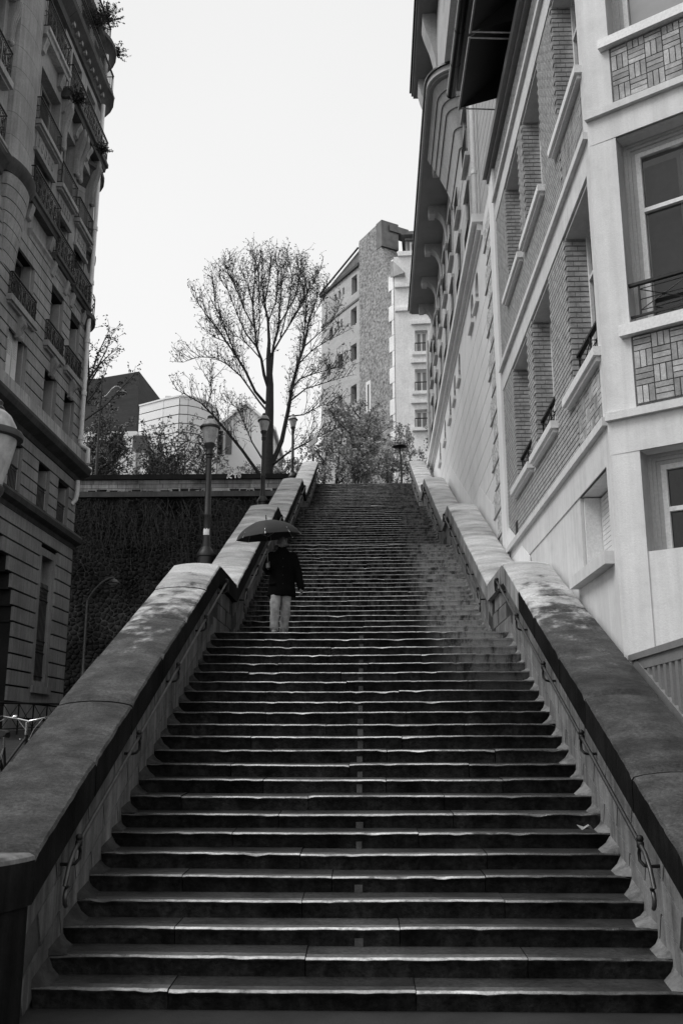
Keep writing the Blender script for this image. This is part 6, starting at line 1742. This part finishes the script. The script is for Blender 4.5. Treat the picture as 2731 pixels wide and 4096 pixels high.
# white panelled building with rounded corner
wpb = thing('panel_building', (-14, 62, ZTOP), 'white panelled building with rounded corner behind the shrubs', 'building')
plan = [onY(556, 1700, 63.0), onY(652, 1700, 61.6), onY(715, 1700, 60.9)]
for k in range(1, 8):
    f = k / 7; px = 715 + (872 - 715) * math.sin(f * math.pi / 2); plan.append(onY(px, 1700, 60.9 + 5.0 * (1 - math.cos(f * math.pi / 2))))
plan.append(plan[-1] + Vector((0.3, 4, 0)))
plan = [Vector((p.x, p.y, 0)) for p in plan]
zt4 = onY(715, 1587, 60.9).z
mb = MB(); ring = [(p.x + 0.05, p.y + 0.06) for p in plan] + [(plan[-1].x, 75), (plan[0].x, 75)]
mb.loft([[(x, y, ZTOP - 0.5) for x, y in ring], [(x, y, zt4 - 0.05) for x, y in ring]]); pcore = mb.build('panel_core', M['panel_joint'], wpb)
ph = 0.73; rows = int((zt4 - ZTOP) / ph)
for r0 in range(rows):
    z1 = zt4 - r0 * ph; z0 = z1 - ph + 0.075
    for i, (a, b) in enumerate(zip(plan, plan[1:])):
        d = (b - a); n = Vector((d.y, -d.x, 0)).normalized() * 0.05
        g = d.normalized() * (0.02 if i < 3 else 0.0)
        mb = MB(); p = [a + g, b - g, b - g + n, a + g + n]
        mb.hexa([(v.x, v.y, z0) for v in p] + [(v.x, v.y, z1) for v in p]); mb.build('panel', M['panel_white'], pcore)
mb = MB()
for i, (a, b) in enumerate(zip(plan, plan[1:])):
    d = b - a; n = Vector((d.y, -d.x, 0)).normalized() * 0.12; p = [a, b, b + n, a + n]
    mb.hexa([(v.x, v.y, zt4) for v in p] + [(v.x, v.y, zt4 + 0.12) for v in p])
mb.build('roof_edge', M['panel_white'], wpb)
for px, py in ((625, 1862), (690, 1858), (560, 1770)):
    c = onY(px, py, 61.0); mb = MB(); mb.box(c.x - 0.55, c.x + 0.55, c.y - 0.1, c.y + 0.9, c.z - 0.55, c.z + 0.55); mb.build('window', M['glass'], wpb)
# lower white wing further left behind the shrubs
mb = MB(); a = onY(330, 1745, 58).x; mb.box(a - 6, plan[0].x - 0.02, 62.5, 74, ZTOP, onY(450, 1725, 62.5).z)
wg = mb.build('low_white_wing', M['panel_white'])
tag(wg, 'low white building wing seen through the shrubs left of the panelled one', 'building')
# black brick block
bb_ = thing('black_brick_building', (-22, 75, ZTOP), 'black brick block with flat roof rising behind the shrubs', 'building')
c0 = onY(557, 1485, 75.0); l0 = onY(330, 1517, 79.0); r0 = onY(660, 1560, 84.0)
zt5 = c0.z
mb = MB(); ring = [(c0.x, c0.y), (r0.x, r0.y), (r0.x, 100), (l0.x - 8, 100), (l0.x - 8, l0.y + 1.5)]
mb.loft([[(x, y, ZTOP) for x, y in ring], [(x, y, zt5) for x, y in ring]]); blk = mb.build('wall', M['black_brick'], bb_)
a, b = Vector((l0.x, l0.y, 0)), Vector((c0.x, c0.y, 0)); d = (b - a).normalized(); n = Vector((d.y, -d.x, 0))
FK = frame((c0.x, c0.y), (-d.x, -d.y), (n.x, n.y))
wz = onY(490, 1583, 76).z
mb = MB(); mb.fbox(FK, 1.2, 4.6, wz - 0.35, wz + 0.25, 0.0, 0.05); w = mb.build('ribbon_window', M['gutter'], bb_)
mb = MB(); mb.fbox(FK, 1.2, 8.5, wz - 0.75, wz - 0.42, -0.02, 0.20); mb.build('window_ledge', M['panel_joint'], w)
mb = MB(); mb.box(c0.x + 0.5, r0.x + 0.6, r0.y + 0.2, 99, ZTOP, onY(660, 1580, 84).z); mb.build('annexe', M['panel_white'], bb_)
# white gabled house behind the big tree
hw = thing('white_gabled_house', (-9, 66, ZTOP), 'small white house with pitched roof behind the large bare tree', 'building')
a, b, ap_ = onY(868, 1700, 66), onY(1090, 1700, 66), onY(985, 1620, 66)
ze = onY(900, 1715, 66).z
mb = MB(); pr_ = [(a.x, ZTOP), (b.x, ZTOP), (b.x, ze), (ap_.x, ap_.z), (a.x, ze)]
mb.loft([[(x, 66, z) for x, z in pr_], [(x, 76, z) for x, z in pr_]]); gw = mb.build('wall', M['panel_white'], hw)
mb = MB()
for (x0, z0), (x1, z1) in (((a.x - 0.3, ze - 0.25), (ap_.x, ap_.z)), ((b.x + 0.3, ze - 0.25), (ap_.x, ap_.z))):
    mb.hexa([(x0, 65.7, z0), (x1, 65.7, z1), (x1, 76, z1), (x0, 76, z0), (x0, 65.7, z0 + 0.25), (x1, 65.7, z1 + 0.25), (x1, 76, z1 + 0.25), (x0, 76, z0 + 0.25)])
mb.build('roof', M['panel_white'], hw)
for px in (880, 915):
    c = onY(px, 1770, 66); mb = MB(); mb.box(c.x - 0.25, c.x + 0.25, 65.92, 66.1, c.z - 1.0, c.z + 1.0); mb.build('window', M['glass'], hw)
# painted panel by the wall on the far left
a, b = onY(326, 1880, 43.6), onY(366, 1900, 43.6)
mb = MB(); mb.poly([(a.x, 43.6, 16.35), (b.x, 43.6, 16.35), (b.x, 43.6, 17.15), (a.x, 43.6, 17.45)]); mb.poly([(b.x, 43.64, 16.35), (a.x, 43.64, 16.35), (a.x, 43.64, 17.45), (b.x, 43.64, 17.15)])
mb.poly([(a.x, 43.6, 17.45), (b.x, 43.6, 17.15), (b.x, 43.64, 17.15), (a.x, 43.64, 17.45)])
tag(mb.build('painted_board', M['mural']), 'small pale painted board above the left end of the wall parapet', 'board')
